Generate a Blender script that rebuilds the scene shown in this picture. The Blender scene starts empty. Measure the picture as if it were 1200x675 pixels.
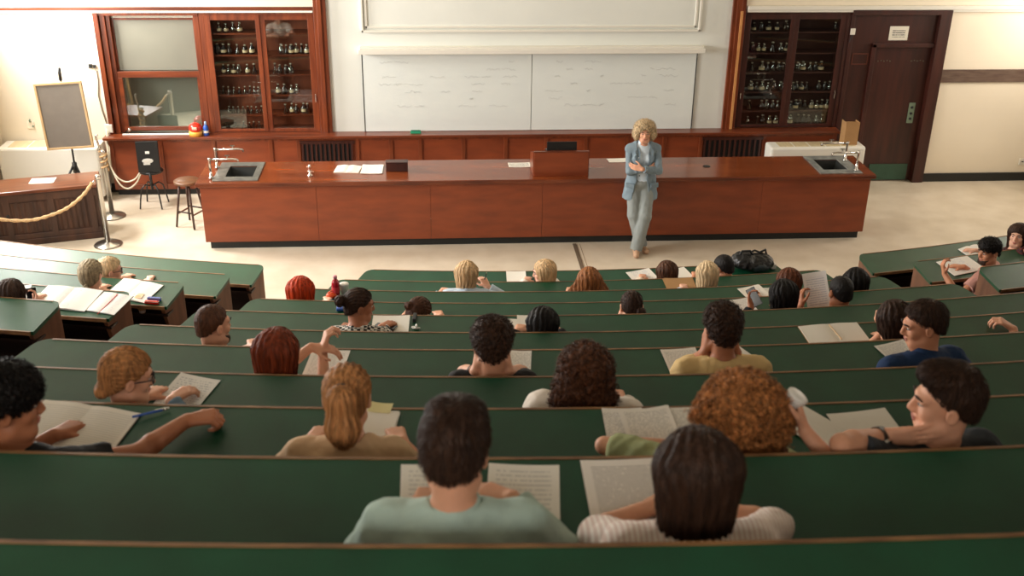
import bpy, math, random
import numpy as np
from mathutils import Matrix, Vector
random.seed(7)
C = bpy.context.scene.collection
SC = bpy.context.scene

# ------------------------------------------------------------------ camera, world, light
F_PX, PITCH, YAW, ROLL, CAM_H = 1254.06, 0.433734, -0.078958, 0.013638, 5.33
_f0 = np.array([-math.sin(YAW), math.cos(YAW), 0.]); _r0 = np.array([math.cos(YAW), math.sin(YAW), 0.]); _u0 = np.array([0, 0, 1.])
FWD = _f0 * math.cos(PITCH) - _u0 * math.sin(PITCH)
_u = _u0 * math.cos(PITCH) + _f0 * math.sin(PITCH)
RGT = _r0 * math.cos(ROLL) + _u * math.sin(ROLL)
UPV = _u * math.cos(ROLL) - _r0 * math.sin(ROLL)
CAMP = np.array([0, 0, CAM_H])
cd = bpy.data.cameras.new('camera'); cam = bpy.data.objects.new('camera', cd); C.objects.link(cam)
cam.matrix_world = Matrix(((RGT[0], UPV[0], -FWD[0], 0), (RGT[1], UPV[1], -FWD[1], 0), (RGT[2], UPV[2], -FWD[2], CAM_H), (0, 0, 0, 1)))
cd.sensor_width = 36; cd.lens = F_PX / 1200 * 36; cd.clip_start = .05
cd.dof.use_dof = True; cd.dof.focus_distance = 11.0; cd.dof.aperture_fstop = 3.2
SC.camera = cam
SC.view_settings.view_transform = 'Standard'; SC.view_settings.look = 'None'
SC.view_settings.gamma = 1; SC.view_settings.use_curve_mapping = False
SC.view_settings.exposure = -0.5
w = bpy.data.worlds.new('World'); SC.world = w; w.use_nodes = True
w.node_tree.nodes['Background'].inputs[0].default_value = (.75, .85, 1, 1)
w.node_tree.nodes['Background'].inputs[1].default_value = .6

def area(name, loc, rot, sx, sy, power, col):
    l = bpy.data.lights.new(name, 'AREA'); l.shape = 'RECTANGLE'; l.size = sx; l.size_y = sy; l.energy = power; l.color = col
    o = bpy.data.objects.new(name, l); C.objects.link(o); o.location = loc; o.rotation_euler = rot
    return o
R_ = math.radians
XL, XR, YB, ZC = -6.05, 9.6, 15.06, 6.4           # left wall, right wall, front wall, ceiling
# daylight through the tall windows of the two side walls
WIN_Y = (7.4, 10.4, 14.0)
for i, (yy, p) in enumerate(zip(WIN_Y, (260, 580, 680))):
    area('window_daylight', (XL - .02, yy, 3.5 if i == 2 else 3.2), (0, R_(-90), 0), 1.2 if i == 2 else 2.5, 1.2 if i == 2 else 1.9, p, (1, .97, .93))
for i, (yy, p) in enumerate(zip(WIN_Y, (36, 44, 150))):
    area('window_daylight', (XR + .02, yy, 3.0 if i == 2 else 3.2), (0, R_(90), 0), 1.1 if i == 2 else 2.5, 1.1 if i == 2 else 1.9, p, (1, .90, .78))
area('added_rear_fill', (-2., -1.5, 5.3), (R_(62), 0, 0), 6.0, 1.2, 230, (1, .95, .88))  # added fill lamp for the near rows; the rear wall has no opening

# ------------------------------------------------------------------ helpers
def ray(px, py):
    return FWD + (px - 600) / F_PX * RGT - (py - 337.5) / F_PX * UPV
def at_z(px, py, z):
    d = ray(px, py); return CAMP + d * ((z - CAM_H) / d[2])
def at_y(px, py, y):
    d = ray(px, py); return CAMP + d * (y / d[1])
def s2l(c):
    c = c / 255.
    return c / 12.92 if c <= .04045 else ((c + .055) / 1.055) ** 2.4
def rgb(*c): return tuple(s2l(v) for v in c) + (1,)

def mat(name, col, rough=.6, metal=0., var=0., scale=(8, 8, 8), bump=0., bscale=None, spec=.5, col2=None, coat=0., alpha=None, detail=3, sss=0.):
    m = bpy.data.materials.new(name); m.use_nodes = True
    n = m.node_tree; b = n.nodes['Principled BSDF']
    b.inputs['Roughness'].default_value = rough; b.inputs['Metallic'].default_value = metal
    b.inputs['Specular IOR Level'].default_value = spec; b.inputs['Coat Weight'].default_value = coat
    b.inputs['Coat Roughness'].default_value = .15
    b.inputs['Base Color'].default_value = col
    if sss:
        b.inputs['Subsurface Weight'].default_value = sss; b.inputs['Subsurface Radius'].default_value = (.012, .005, .003); b.inputs['Subsurface Scale'].default_value = 1
    if var or col2 or bump:
        tc = n.nodes.new('ShaderNodeTexCoord'); mp = n.nodes.new('ShaderNodeMapping'); mp.inputs['Scale'].default_value = scale
        n.links.new(tc.outputs['Object'], mp.inputs['Vector'])
        nz = n.nodes.new('ShaderNodeTexNoise'); nz.inputs['Scale'].default_value = 1; nz.inputs['Detail'].default_value = detail
        n.links.new(mp.outputs[0], nz.inputs['Vector'])
        if var or col2:
            rp = n.nodes.new('ShaderNodeValToRGB'); rp.color_ramp.elements[0].position = .3; rp.color_ramp.elements[1].position = .7
            c2 = col2 if col2 else tuple(min(1, v * (1 + var)) for v in col[:3]) + (1,)
            c1 = col if col2 else tuple(v * (1 - var) for v in col[:3]) + (1,)
            rp.color_ramp.elements[0].color = c1; rp.color_ramp.elements[1].color = c2
            n.links.new(nz.outputs['Fac'], rp.inputs['Fac']); n.links.new(rp.outputs[0], b.inputs['Base Color'])
        if bump:
            nb = nz
            if bscale:
                mp2 = n.nodes.new('ShaderNodeMapping'); mp2.inputs['Scale'].default_value = bscale
                n.links.new(tc.outputs['Object'], mp2.inputs['Vector'])
                nb = n.nodes.new('ShaderNodeTexNoise'); nb.inputs['Scale'].default_value = 1; nb.inputs['Detail'].default_value = 3
                n.links.new(mp2.outputs[0], nb.inputs['Vector'])
            bp = n.nodes.new('ShaderNodeBump'); bp.inputs['Strength'].default_value = bump; bp.inputs['Distance'].default_value = .01
            n.links.new(nb.outputs['Fac'], bp.inputs['Height']); n.links.new(bp.outputs[0], b.inputs['Normal'])
    return m
def paper_mat(name, col, ink, pitch=.0075, mx=.02, hw=.105, hh=.148, dens=.45):
    """white sheet with printed grey lines of words (object coordinates, metres)"""
    m = bpy.data.materials.new(name); m.use_nodes = True; n = m.node_tree; b = n.nodes['Principled BSDF']; b.inputs['Roughness'].default_value = .75
    b.inputs['Specular IOR Level'].default_value = .2
    tc = n.nodes.new('ShaderNodeTexCoord'); sx = n.nodes.new('ShaderNodeSeparateXYZ'); n.links.new(tc.outputs['Object'], sx.inputs[0])
    def mth(op, a, bb=None):
        k = n.nodes.new('ShaderNodeMath'); k.operation = op
        for i, v in enumerate((a, bb)):
            if v is None: continue
            if isinstance(v, (int, float)): k.inputs[i].default_value = v
            else: n.links.new(v, k.inputs[i])
        return k.outputs[0]
    yy = mth('DIVIDE', sx.outputs['Y'], pitch); fr = mth('FRACT', yy); fl = mth('FLOOR', yy)
    line = mth('LESS_THAN', fr, .42)
    cb = n.nodes.new('ShaderNodeCombineXYZ'); n.links.new(mth('MULTIPLY', sx.outputs['X'], 110.), cb.inputs[0]); n.links.new(mth('MULTIPLY', fl, 7.3), cb.inputs[1])
    nz = n.nodes.new('ShaderNodeTexNoise'); nz.inputs['Scale'].default_value = 1; n.links.new(cb.outputs[0], nz.inputs['Vector'])
    word = mth('GREATER_THAN', nz.outputs['Fac'], dens)
    ax = mth('LESS_THAN', mth('ABSOLUTE', sx.outputs['X']), hw - mx); ay = mth('LESS_THAN', mth('ABSOLUTE', sx.outputs['Y']), hh - mx)
    f = mth('MULTIPLY', mth('MULTIPLY', line, word), mth('MULTIPLY', ax, ay))
    mx_ = n.nodes.new('ShaderNodeMix'); mx_.data_type = 'RGBA'; mx_.inputs['A'].default_value = col; mx_.inputs['B'].default_value = ink
    n.links.new(f, mx_.inputs['Factor']); n.links.new(mx_.outputs['Result'], b.inputs['Base Color'])
    return m
def glass_mat(name, tint, refl):
    m = bpy.data.materials.new(name); m.use_nodes = True; n = m.node_tree; n.nodes.remove(n.nodes['Principled BSDF'])
    out = n.nodes['Material Output']; t = n.nodes.new('ShaderNodeBsdfTransparent'); t.inputs[0].default_value = tint
    g = n.nodes.new('ShaderNodeBsdfGlossy'); g.inputs['Roughness'].default_value = .02; g.inputs[0].default_value = (.9, .95, .95, 1)
    x = n.nodes.new('ShaderNodeMixShader'); x.inputs[0].default_value = refl
    n.links.new(t.outputs[0], x.inputs[1]); n.links.new(g.outputs[0], x.inputs[2]); n.links.new(x.outputs[0], out.inputs[0])
    return m
def check_mat(name, a, b_, scale, kind='checker'):
    m = bpy.data.materials.new(name); m.use_nodes = True; n = m.node_tree; b = n.nodes['Principled BSDF']; b.inputs['Roughness'].default_value = .85
    tc = n.nodes.new('ShaderNodeTexCoord')
    if kind == 'checker':
        k = n.nodes.new('ShaderNodeTexChecker'); k.inputs['Scale'].default_value = scale; k.inputs['Color1'].default_value = a; k.inputs['Color2'].default_value = b_
        n.links.new(tc.outputs['Object'], k.inputs['Vector']); n.links.new(k.outputs['Color'], b.inputs['Base Color'])
    else:
        k = n.nodes.new('ShaderNodeTexWave'); k.inputs['Scale'].default_value = scale; k.bands_direction = kind
        r = n.nodes.new('ShaderNodeValToRGB'); r.color_ramp.elements[0].color = a; r.color_ramp.elements[1].color = b_
        r.color_ramp.elements[0].position = .55; r.color_ramp.elements[1].position = .75
        n.links.new(tc.outputs['Object'], k.inputs['Vector']); n.links.new(k.outputs['Fac'], r.inputs[0]); n.links.new(r.outputs[0], b.inputs['Base Color'])
    return m

class MB:
    def __init__(s): s.v = []; s.f = []
    def add(s, v, f):
        o = len(s.v); s.v += [tuple(map(float, p)) for p in v]; s.f += [tuple(i + o for i in q) for q in f]; return s
    def box(s, x0, x1, y0, y1, z0, z1):
        return s.add([(x0, y0, z0), (x1, y0, z0), (x1, y1, z0), (x0, y1, z0), (x0, y0, z1), (x1, y0, z1), (x1, y1, z1), (x0, y1, z1)],
                     [(3, 2, 1, 0), (4, 5, 6, 7), (0, 1, 5, 4), (1, 2, 6, 5), (2, 3, 7, 6), (3, 0, 4, 7)])
    def tube(s, pts, r, n=10, closed=False, cap=True):
        pts = [np.array(p, float) for p in pts]; N = len(pts); rr = r if hasattr(r, '__len__') else [r] * N
        rings = []; prev = None
        for i, p in enumerate(pts):
            if closed: t = pts[(i + 1) % N] - pts[i - 1]
            else: t = pts[min(i + 1, N - 1)] - pts[max(i - 1, 0)]
            t = t / (np.linalg.norm(t) + 1e-12)
            if prev is None:
                a = np.array([0, 0, 1.]) if abs(t[2]) < .9 else np.array([1., 0, 0]); u = np.cross(t, a)
            else: u = prev - t * (prev @ t)
            u = u / np.linalg.norm(u); prev = u; vv = np.cross(t, u)
            rings.append([p + rr[i] * (u * math.cos(2 * math.pi * k / n) + vv * math.sin(2 * math.pi * k / n)) for k in range(n)])
        v = [q for g in rings for q in g]; f = []
        for i in range(N if closed else N - 1):
            j = (i + 1) % N
            for k in range(n): f.append((i * n + k, i * n + (k + 1) % n, j * n + (k + 1) % n, j * n + k))
        if cap and not closed: f.append(tuple(range(n - 1, -1, -1))); f.append(tuple((N - 1) * n + k for k in range(n)))
        return s.add(v, f)
    def lathe(s, prof, c=(0, 0, 0), n=24):
        v = []; f = []
        for r, z in prof:
            for k in range(n): v.append((c[0] + r * math.cos(2 * math.pi * k / n), c[1] + r * math.sin(2 * math.pi * k / n), c[2] + z))
        for i in range(len(prof) - 1):
            for k in range(n): f.append((i * n + k, i * n + (k + 1) % n, (i + 1) * n + (k + 1) % n, (i + 1) * n + k))
        f.append(tuple(range(n - 1, -1, -1))); f.append(tuple((len(prof) - 1) * n + k for k in range(n)))
        return s.add(v, f)
    def ellipsoid(s, c, r, n=16, m=10, R=None):
        v = []; f = []
        for i in range(m + 1):
            a = math.pi * i / m - math.pi / 2
            for k in range(n):
                p = np.array([r[0] * math.cos(a) * math.cos(2 * math.pi * k / n), r[1] * math.cos(a) * math.sin(2 * math.pi * k / n), r[2] * math.sin(a)])
                v.append(np.array(c) + (R @ p if R is not None else p))
        for i in range(m):
            for k in range(n): f.append((i * n + k, i * n + (k + 1) % n, (i + 1) * n + (k + 1) % n, (i + 1) * n + k))
        return s.add(v, f)
    def prism(s, poly, a0, a1, axis='x'):
        """polygon (2-D) extruded along an axis"""
        n = len(poly); v = []
        for a in (a0, a1):
            for p, q in poly:
                v.append((a, p, q) if axis == 'x' else (p, a, q) if axis == 'y' else (p, q, a))
        return s.add(v, [tuple(range(n)), tuple(range(2 * n - 1, n - 1, -1))] + [(i, i + n, (i + 1) % n + n, (i + 1) % n) for i in range(n)])
    def build(s, name, m, parent=None, bevel=0., smooth=False, loc=None, rotz=0.):
        me = bpy.data.meshes.new(name); me.from_pydata(s.v, [], s.f); me.update()
        return link(name, me, m, parent, bevel, smooth, loc, rotz)
def link(name, me, m, parent=None, bevel=0., smooth=False, loc=None, rotz=0.):
    if m is not None: me.materials.append(m)
    import bmesh
    b = bmesh.new(); b.from_mesh(me); bmesh.ops.recalc_face_normals(b, faces=b.faces); b.to_mesh(me); b.free()
    if smooth: me.polygons.foreach_set('use_smooth', [True] * len(me.polygons))
    o = bpy.data.objects.new(name, me); C.objects.link(o)
    if parent is not None: o.parent = parent
    if loc is not None: o.location = loc
    o.rotation_euler = (0, 0, rotz)
    if bevel:
        k = o.modifiers.new('b', 'BEVEL'); k.width = bevel; k.segments = 2; k.limit_method = 'ANGLE'; k.angle_limit = .7
    return o
def thing(name, label, cat, loc=(0, 0, 0), rotz=0., group=None):
    o = bpy.data.objects.new(name, None); C.objects.link(o); o.location = loc; o.rotation_euler = (0, 0, rotz); o.empty_display_size = .1
    o['label'] = label; o['category'] = cat
    if group: o['group'] = group
    return o
def tag(o, label, cat, group=None):
    o['label'] = label; o['category'] = cat
    if group: o['group'] = group
    return o
def struct(o): o['kind'] = 'structure'; return o

# ------------------------------------------------------------------ materials
M = {}
M['wall_white'] = mat('white paint', rgb(228, 230, 222), .55, var=.02, scale=(2, 2, 2))
M['wall_cream'] = mat('cream paint', rgb(234, 222, 200), .7, var=.03, scale=(1.2, 1.2, 1.2))
M['ceiling'] = mat('ceiling paint', rgb(200, 192, 176), .8)
M['floor'] = mat('pale terrazzo', rgb(222, 210, 190), .38, col2=rgb(206, 192, 170), scale=(3, 3, 3), detail=8, bump=.02)
M['tier'] = mat('worn step boards', rgb(96, 74, 52), .6, var=.2, scale=(3, 12, 3))
M['green'] = mat('green desk linoleum', rgb(4, 61, 37), .40, col2=rgb(8, 73, 47), scale=(5, 5, 5), detail=6, bump=.03, bscale=(90, 90, 90), spec=.5)
M['edge'] = mat('worn wood edge', rgb(92, 58, 32), .5, col2=rgb(146, 106, 66), scale=(7, 30, 30), detail=6)
M['bench_dark'] = mat('dark bench wood', rgb(44, 26, 18), .5, var=.25, scale=(2, 20, 20))
M['bench_end'] = mat('bench end board', rgb(112, 74, 50), .5, var=.25, scale=(20, 20, 3))
M['wood'] = mat('mahogany', rgb(136, 66, 34), .35, col2=rgb(92, 40, 20), scale=(14, 14, 1.6), detail=6, coat=.2)
M['wood_h'] = mat('mahogany rail', rgb(126, 60, 31), .32, col2=rgb(84, 36, 18), scale=(1.6, 14, 14), detail=6, coat=.25)
M['wood_front'] = mat('veneer', rgb(142, 66, 32), .42, col2=rgb(118, 52, 25), scale=(2.2, 3, 9), detail=7, coat=.1)
M['wood_top'] = mat('polished bench top', rgb(140, 68, 30), .22, col2=rgb(96, 42, 18), scale=(1.0, 7, 7), detail=7, coat=.35, bump=.02)
M['wood_deep'] = mat('dark mahogany', rgb(70, 30, 20), .4, col2=rgb(48, 20, 13), scale=(12, 12, 1.5), detail=6, coat=.1)
M['wood_inner'] = mat('cabinet lining', rgb(150, 74, 38), .6, col2=rgb(118, 56, 28), scale=(8, 8, 1.5))  # left lining, colour brightened to make the inside look lit
M['oak'] = mat('carved oak', rgb(76, 46, 30), .5, col2=rgb(48, 28, 19), scale=(10, 10, 2), detail=5, bump=.1)
M['black'] = mat('black metal', rgb(22, 22, 22), .4)
M['kick'] = mat('black plinth', rgb(26, 28, 27), .5)
M['dark'] = mat('painted grille shade', rgb(12, 12, 12), .8)
M['metal'] = mat('brushed steel', rgb(190, 186, 178), .28, metal=1)
M['chrome'] = mat('chrome', rgb(214, 210, 204), .14, metal=1)
M['stone'] = mat('sink slab', rgb(120, 118, 110), .3, col2=rgb(84, 84, 80), scale=(12, 12, 12), detail=6)
M['board'] = mat('whiteboard enamel', rgb(228, 233, 228), .18, var=.02, scale=(1.5, 1.5, 3), spec=.5)
M['scribble'] = mat('half wiped marker', rgb(198, 200, 198), .5)
M['radiator'] = mat('white radiator enamel', rgb(232, 230, 220), .35)
M['vent'] = mat('cream vent', rgb(206, 190, 152), .5, var=.15, scale=(60, 4, 4))
M['grey_board'] = mat('grey felt', rgb(118, 110, 100), .9, var=.05)
M['frame_pale'] = mat('pale wood frame', rgb(190, 158, 112), .5, var=.1)
M['frost'] = mat('frosted sash', rgb(132, 130, 116), .3, col2=rgb(118, 116, 104), scale=(1, 1, 1))
M['glass'] = glass_mat('cabinet glass', (.88, .9, .88, 1), .06)
M['sash_glass'] = glass_mat('sash glass', (.80, .83, .80, 1), .22)
M['bottle_clear'] = glass_mat('clear bottle glass', (.62, .58, .52, 1), .22)
M['bottle_brown'] = mat('brown bottle glass', rgb(40, 22, 12), .1, spec=.8)
M['bottle_smoke'] = mat('smoky bottle glass', rgb(36, 36, 36), .1, spec=.8)
M['stopper'] = mat('glass stopper', rgb(190, 180, 160), .2, spec=.8)
M['bottle_label'] = mat('paper label', rgb(214, 196, 158), .7)
M['paper'] = paper_mat('printed page', rgb(238, 234, 226), rgb(190, 188, 182))
M['paper_blank'] = mat('blank page', rgb(238, 234, 224), .7, spec=.2)
M['note'] = paper_mat('handwritten page', rgb(238, 234, 226), rgb(192, 194, 204), pitch=.012, dens=.5)
M['card'] = mat('cardboard', rgb(172, 132, 86), .8, var=.06)
M['rope'] = mat('rope', rgb(208, 176, 130), .8, col2=rgb(170, 130, 88), scale=(60, 60, 60), bump=.4)
M['cable'] = mat('white cable', rgb(224, 214, 190), .5)
M['red'] = mat('red plastic', rgb(216, 46, 26), .3)
M['yellow'] = mat('yellow plastic', rgb(238, 176, 74), .4)
M['blue'] = mat('blue plastic', rgb(40, 84, 170), .35)
M['green_pl'] = mat('green felt', rgb(40, 150, 110), .6)
M['kickplate'] = mat('green door plate', rgb(54, 88, 70), .4, var=.08)
M['plate'] = mat('aged door furniture', rgb(120, 138, 116), .45)
M['switch'] = mat('white plastic', rgb(226, 220, 206), .4)
M['phone'] = mat('phone glass', rgb(18, 20, 26), .12, spec=.7)
M['orange'] = mat('orange plastic', rgb(232, 88, 40), .4)
M['cup'] = mat('white cup', rgb(236, 234, 228), .4)
M['bag'] = mat('black nylon', rgb(16, 17, 20), .42, var=.3, scale=(20, 20, 20), bump=.5)
M['moulding'] = mat('moulding paint', rgb(230, 226, 214), .5)

# ------------------------------------------------------------------ the room
W1_ = YB + .50
struct(MB().box(XL - .3, XR + .3, -1.6, W1_ + .1, -.2, 0).build('floor', M['floor']))
struct(MB().box(XL - .3, XR + .3, -1.6, W1_ + .1, ZC, ZC + .2).build('ceiling', M['ceiling']))
struct(MB().box(XL - .3, XR + .3, W1_, W1_ + .1, 0, ZC).build('wall_back', M['wall_cream']))
struct(MB().box(-1.42, 4.25, YB, W1_, 0, ZC).build('wall_front', M['wall_white']))
struct(MB().box(XL, -4.55, YB, W1_, 0, ZC).build('wall_front_left', M['wall_cream']))
struct(MB().box(7.45, XR, YB, W1_, 0, ZC).build('wall_front_right', M['wall_cream']))
struct(MB().box(-4.55, -1.42, YB, W1_, 2.565, ZC).build('wall_upper_left', M['wall_cream']))
struct(MB().box(4.25, 7.45, YB, W1_, 2.60, ZC).build('wall_upper_right', M['wall_cream']))
struct(MB().box(XL - .3, XR + .3, -1.7, -1.6, -.2, ZC + .2).build('wall_rear', M['wall_cream']))
def side_wall(name, x0, x1):
    b = MB(); ys = [-1.6, 6.4, 8.4, 9.4, 11.4, 13.0, 15.0, W1_ + .1]; z0, z1 = 1.9, 4.6
    b.box(x0, x1, ys[0], ys[-1], -.2, z0); b.box(x0, x1, ys[0], ys[-1], z1, ZC + .2)
    for i in (0, 2, 4, 6): b.box(x0, x1, ys[i], ys[i + 1], z0, z1)
    return struct(b.build(name, M['wall_cream']))
side_wall('wall_left', XL - .3, XL); side_wall('wall_right', XR, XR + .3)
nwin = 0
for xa in (XL - .16, XR + .16):
    for yy in WIN_Y:
        nwin += 1
        e = thing('window_%d' % nwin, 'tall side window with white glazing bars', 'window', (xa, yy, 1.9)); e['kind'] = 'structure'
        fb = MB()
        for a, b2 in ((-1.0, -.94), (.94, 1.0), (-.03, .03)): fb.box(-.03, .03, a, b2, 0, 2.7)
        for a, b2 in ((0, .06), (2.64, 2.7), (1.3, 1.35)): fb.box(-.029, .029, -1, 1, a, b2)
        fb.build('window_frame', M['moulding'], e)
        MB().box(-.004, .004, -.94, .94, .06, 2.64).build('window_pane', glass_mat('window glass', (.97, .98, .98, 1), .04) if nwin == 1 else bpy.data.materials['window glass'], e)
# trims of the front wall
struct(MB().box(XL, -1.60, YB - .03, YB, 2.588, 2.636).build('trim_1', M['wood_h'], bevel=.006))
struct(MB().box(XL, -1.60, YB - .045, YB + .002, 2.563, 2.587).build('trim_2', M['moulding']))
struct(MB().box(4.46, XR, YB - .05, YB, 2.56, 2.60).box(4.46, XR, YB - .08, YB, 2.60, 2.65).build('trim_3', M['moulding'], bevel=.006))
struct(MB().box(7.46, XR, YB - .025, YB, 1.537, 1.724).build('trim_4', mat('worn rail', rgb(84, 62, 52), .5, col2=rgb(112, 92, 78), scale=(5, 30, 30), detail=6)))
for x0, x1, n in ((-1.59, -1.42, 5), (4.25, 4.44, 6)):
    b = MB().box(x0, x1, YB - .05, YB + .3, .86, ZC).box(x0 + .05, x1 - .06, YB - .075, YB - .05, .86, ZC)
    struct(b.build('trim_%d' % n, M['wood'], bevel=.006))
struct(MB().box(4.355, 4.39, YB - .095, YB - .076, .88, 2.58).build('trim_7', mat('bare pine strip', rgb(200, 140, 84), .5, var=.1)))
struct(MB().box(7.45, XR, YB - .025, YB, 0, .13).build('baseboard_right', M['kick'], bevel=.004))
struct(MB().box(XL, -4.55, YB - .025, YB, 0, .13).build('baseboard_left', M['kick'], bevel=.004))
# raised moulding panel above the whiteboard
b = MB(); x0, x1, z0, z1 = -.95, 3.81, 2.29, 3.35
for o_, y_ in ((0, .04), (.055, .022)):
    wdt = .03
    b.box(x0 + o_, x1 - o_, YB - y_, YB, z0 + o_, z0 + o_ + wdt); b.box(x0 + o_, x1 - o_, YB - y_, YB, z1 - o_ - wdt, z1 - o_)
    b.box(x0 + o_, x0 + o_ + wdt, YB - y_, YB, z0 + o_, z1 - o_); b.box(x1 - o_ - wdt, x1 - o_, YB - y_, YB, z0 + o_, z1 - o_)
struct(b.build('trim_8', M['moulding'], bevel=.004))

# terraces: curved steps under the benches
CX, CY, R0, PITCH_R = 1.381, 27.607, 17.606, .80
ZK = [0.87, 1.115, 1.385, 1.66, 1.946, 2.223, 2.527, 2.811, 3.121, 3.426, 3.719]
def RK(k): return R0 + PITCH_R * (k - 1)
def FK(k): return (max(0., ZK[k - 1] - (.92 if k <= 6 else .87)) if k > 1 else 0.)
def arc(R, x):  # point of circle R at lateral x
    s = (x - CX) / R; return np.array([x, CY - math.sqrt(R * R - (x - CX) ** 2)])
DEPTH, DROP = .38, .055
for k in range(2, 13):
    z = FK(k) if k <= 11 else 3.2
    zp = FK(k - 1) if k > 2 else 0
    Ra = RK(k) - .0; xs = np.linspace(XL, XR, 41); b = MB(); v = []; f = []
    Rb = RK(k + 1) + .0
    for x in xs:
        p = arc(Ra, x); q = arc(Rb, x)
        if k == 12: q = np.array([x, -1.6])
        v += [(x, p[1], z), (x, q[1], z), (x, p[1], zp - .12), (x, q[1], zp - .12)]
    for i in range(len(xs) - 1):
        o = 4 * i
        f += [(o, o + 1, o + 5, o + 4), (o + 2, o + 6, o + 7, o + 3), (o, o + 4, o + 6, o + 2), (o + 1, o + 3, o + 7, o + 5)]
    f += [(0, 2, 3, 1), (len(v) - 4, len(v) - 3, len(v) - 1, len(v) - 2)]
    b.add(v, f); struct(b.build('floor_terrace', M['tier']))

# ------------------------------------------------------------------ curved bench rows
def desk_z(k, t): return ZK[k - 1] - DROP * t / DEPTH
def bench(k, xl, xr, label, rl=True, rr=True):
    """one run of desk: xl..xr are the far-edge ends; ends slant with the aisles"""
    sl = .25 / PITCH_R
    xm = .5 * (xl + xr); base = arc(RK(k), xm)
    ang = math.atan2(xm - CX, CY - base[1])
    root = thing('lecture_bench', label, 'bench', (base[0], base[1], FK(k)), 0, 'curved green bench rows')
    ox, oy, oz = base[0], base[1], FK(k)
    def P(x, R, z):
        # x measured on the far edge, slid outwards along the radius
        p = arc(RK(k), x); d = np.array([CX, CY]) - p; d = d / np.linalg.norm(d)
        q = p - d * (R - RK(k)); return (q[0] - ox, q[1] - oy, z - oz)
    r = .07
    ts = [0, .002, .008, .02, .04, .07, .16, .27, DEPTH - .01, DEPTH]
    nu = max(6, int((xr - xl) / .22))
    def ends(t):
        c = r - math.sqrt(max(0, r * r - (r - t) ** 2)) if t < r else 0
        sL = -sl * t if xl < CX else -sl * t * .3
        sR = sl * t if xr > CX else -sl * t * .2
        if not rl: sL = 0
        if not rr: sR = 0
        return xl + sL + (c if rl else 0), xr + sR - (c if rr else 0)
    top = []; bot = []
    for t in ts:
        a, c = ends(t); row = [P(a + (c - a) * u / nu, RK(k) + t, desk_z(k, t)) for u in range(nu + 1)]
        top.append(row); bot.append([(p[0], p[1], p[2] - .028) for p in row])
    b = MB(); nT = len(ts); W = nu + 1
    v = [p for rw in top for p in rw] + [p for rw in bot for p in rw]; N = nT * W; f = []
    for i in range(nT - 1):
        for j in range(nu):
            q = (i * W + j, i * W + j + 1, (i + 1) * W + j + 1, (i + 1) * W + j); f += [q, tuple(N + a for a in q[::-1])]
    for j in range(nu):
        f += [(j, N + j, N + j + 1, j + 1), ((nT - 1) * W + j, (nT - 1) * W + j + 1, N + (nT - 1) * W + j + 1, N + (nT - 1) * W + j)]
    for i in range(nT - 1):
        f += [(i * W, (i + 1) * W, N + (i + 1) * W, N + i * W), (i * W + nu, N + i * W + nu, N + (i + 1) * W + nu, (i + 1) * W + nu)]
    b.add(v, f); b.build('desktop', M['green'], root)
    def sweep(name, m, prof, xa, xb, bevel=0):
        n = max(6, int((xb - xa) / .25)); v = []; f = []; q = len(prof)
        for i in range(n + 1):
            x = xa + (xb - xa) * i / n
            v += [P(x, RK(k) + t, z) for t, z in prof]
        for i in range(n):
            for j in range(q): f.append((i * q + j, i * q + (j + 1) % q, (i + 1) * q + (j + 1) % q, (i + 1) * q + j))
        f += [tuple(range(q)), tuple(n * q + j for j in range(q - 1, -1, -1))]
        return MB().add(v, f).build(name, m, root, bevel=bevel)
    zk, fk = ZK[k - 1], FK(k); fp = FK(k - 1) if k > 1 else 0
    # worn wooden lipping along the far edge and the near edge
    e0, e1 = ends(.0)
    sweep('edge_strip', M['edge'], [(-.004, zk - .03), (-.004, zk + .001), (.010, zk + .0015), (.010, zk - .03)], e0 + .0, e1 - .0)
    e0n, e1n = ends(DEPTH); zn = desk_z(k, DEPTH)
    sweep('front_lip', M['edge'], [(DEPTH - .003, zn - .03), (DEPTH - .003, zn + .001), (DEPTH + .008, zn), (DEPTH + .008, zn - .03)], e0n + .02, e1n - .02)
    # panel that is the back of the row in front
    sweep('back_panel', M['bench_dark'], [(.03, zk - .029), (.03, fp + .02 if k == 1 else fk), (.055, fp + .02 if k == 1 else fk), (.055, zk - .03)], xl + .06, xr - .06)
    sweep('shelf', M['bench_dark'], [(.056, zk - .17), (.056, zk - .19), (.30, zk - .19), (.30, zk - .17)], xl + .06, xr - .06)
    if k > 1:
        sweep('seat', M['bench_dark'], [(-.34, fp + .43), (-.34, fp + .455), (-.03, fp + .455), (.0, fp + .43)], xl + .12, xr - .12, .004)
    for x, on in ((xl + .03, rl), (xr - .03, rr)):
        if not on: continue
        v = []
        for dx in (-.016, .016):
            for t, z in ((.02, zk - .03), (.31, desk_z(k, .31) - .029), (.20, fk + .40), (.24, fk), (.02, fk)):
                sgn = -sl if x < CX else sl * .6
                v.append(P(x + dx + sgn * max(0, t) * .8 * (1 if (x < CX or xr > CX) else 0), RK(k) + t, z))
        MB().add(v, [(0, 1, 2, 3, 4), (9, 8, 7, 6, 5)] + [(i, i + 5, (i + 1) % 5 + 5, (i + 1) % 5) for i in range(5)]).build('end_board', M['bench_end'], root, bevel=.004)
    return root
ORD = ['front', 'second', 'third', 'fourth', 'fifth', 'sixth', 'seventh', 'eighth', 'ninth', 'tenth', 'eleventh']
XLc = [-.692, -.925, -1.185, -1.45, -1.69, -1.954, -2.207, -2.47, -2.72, -2.98, -3.23]
XRc = [3.541, 3.78, 4.065, 4.337, 4.60, 4.87, 5.13, 5.40, 5.66, 5.92, 6.18]
for k in range(1, 12):
    bench(k, XLc[k - 1], XRc[k - 1], 'curved green bench, %s row from the lecturer in the middle block' % ORD[k - 1])
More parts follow.
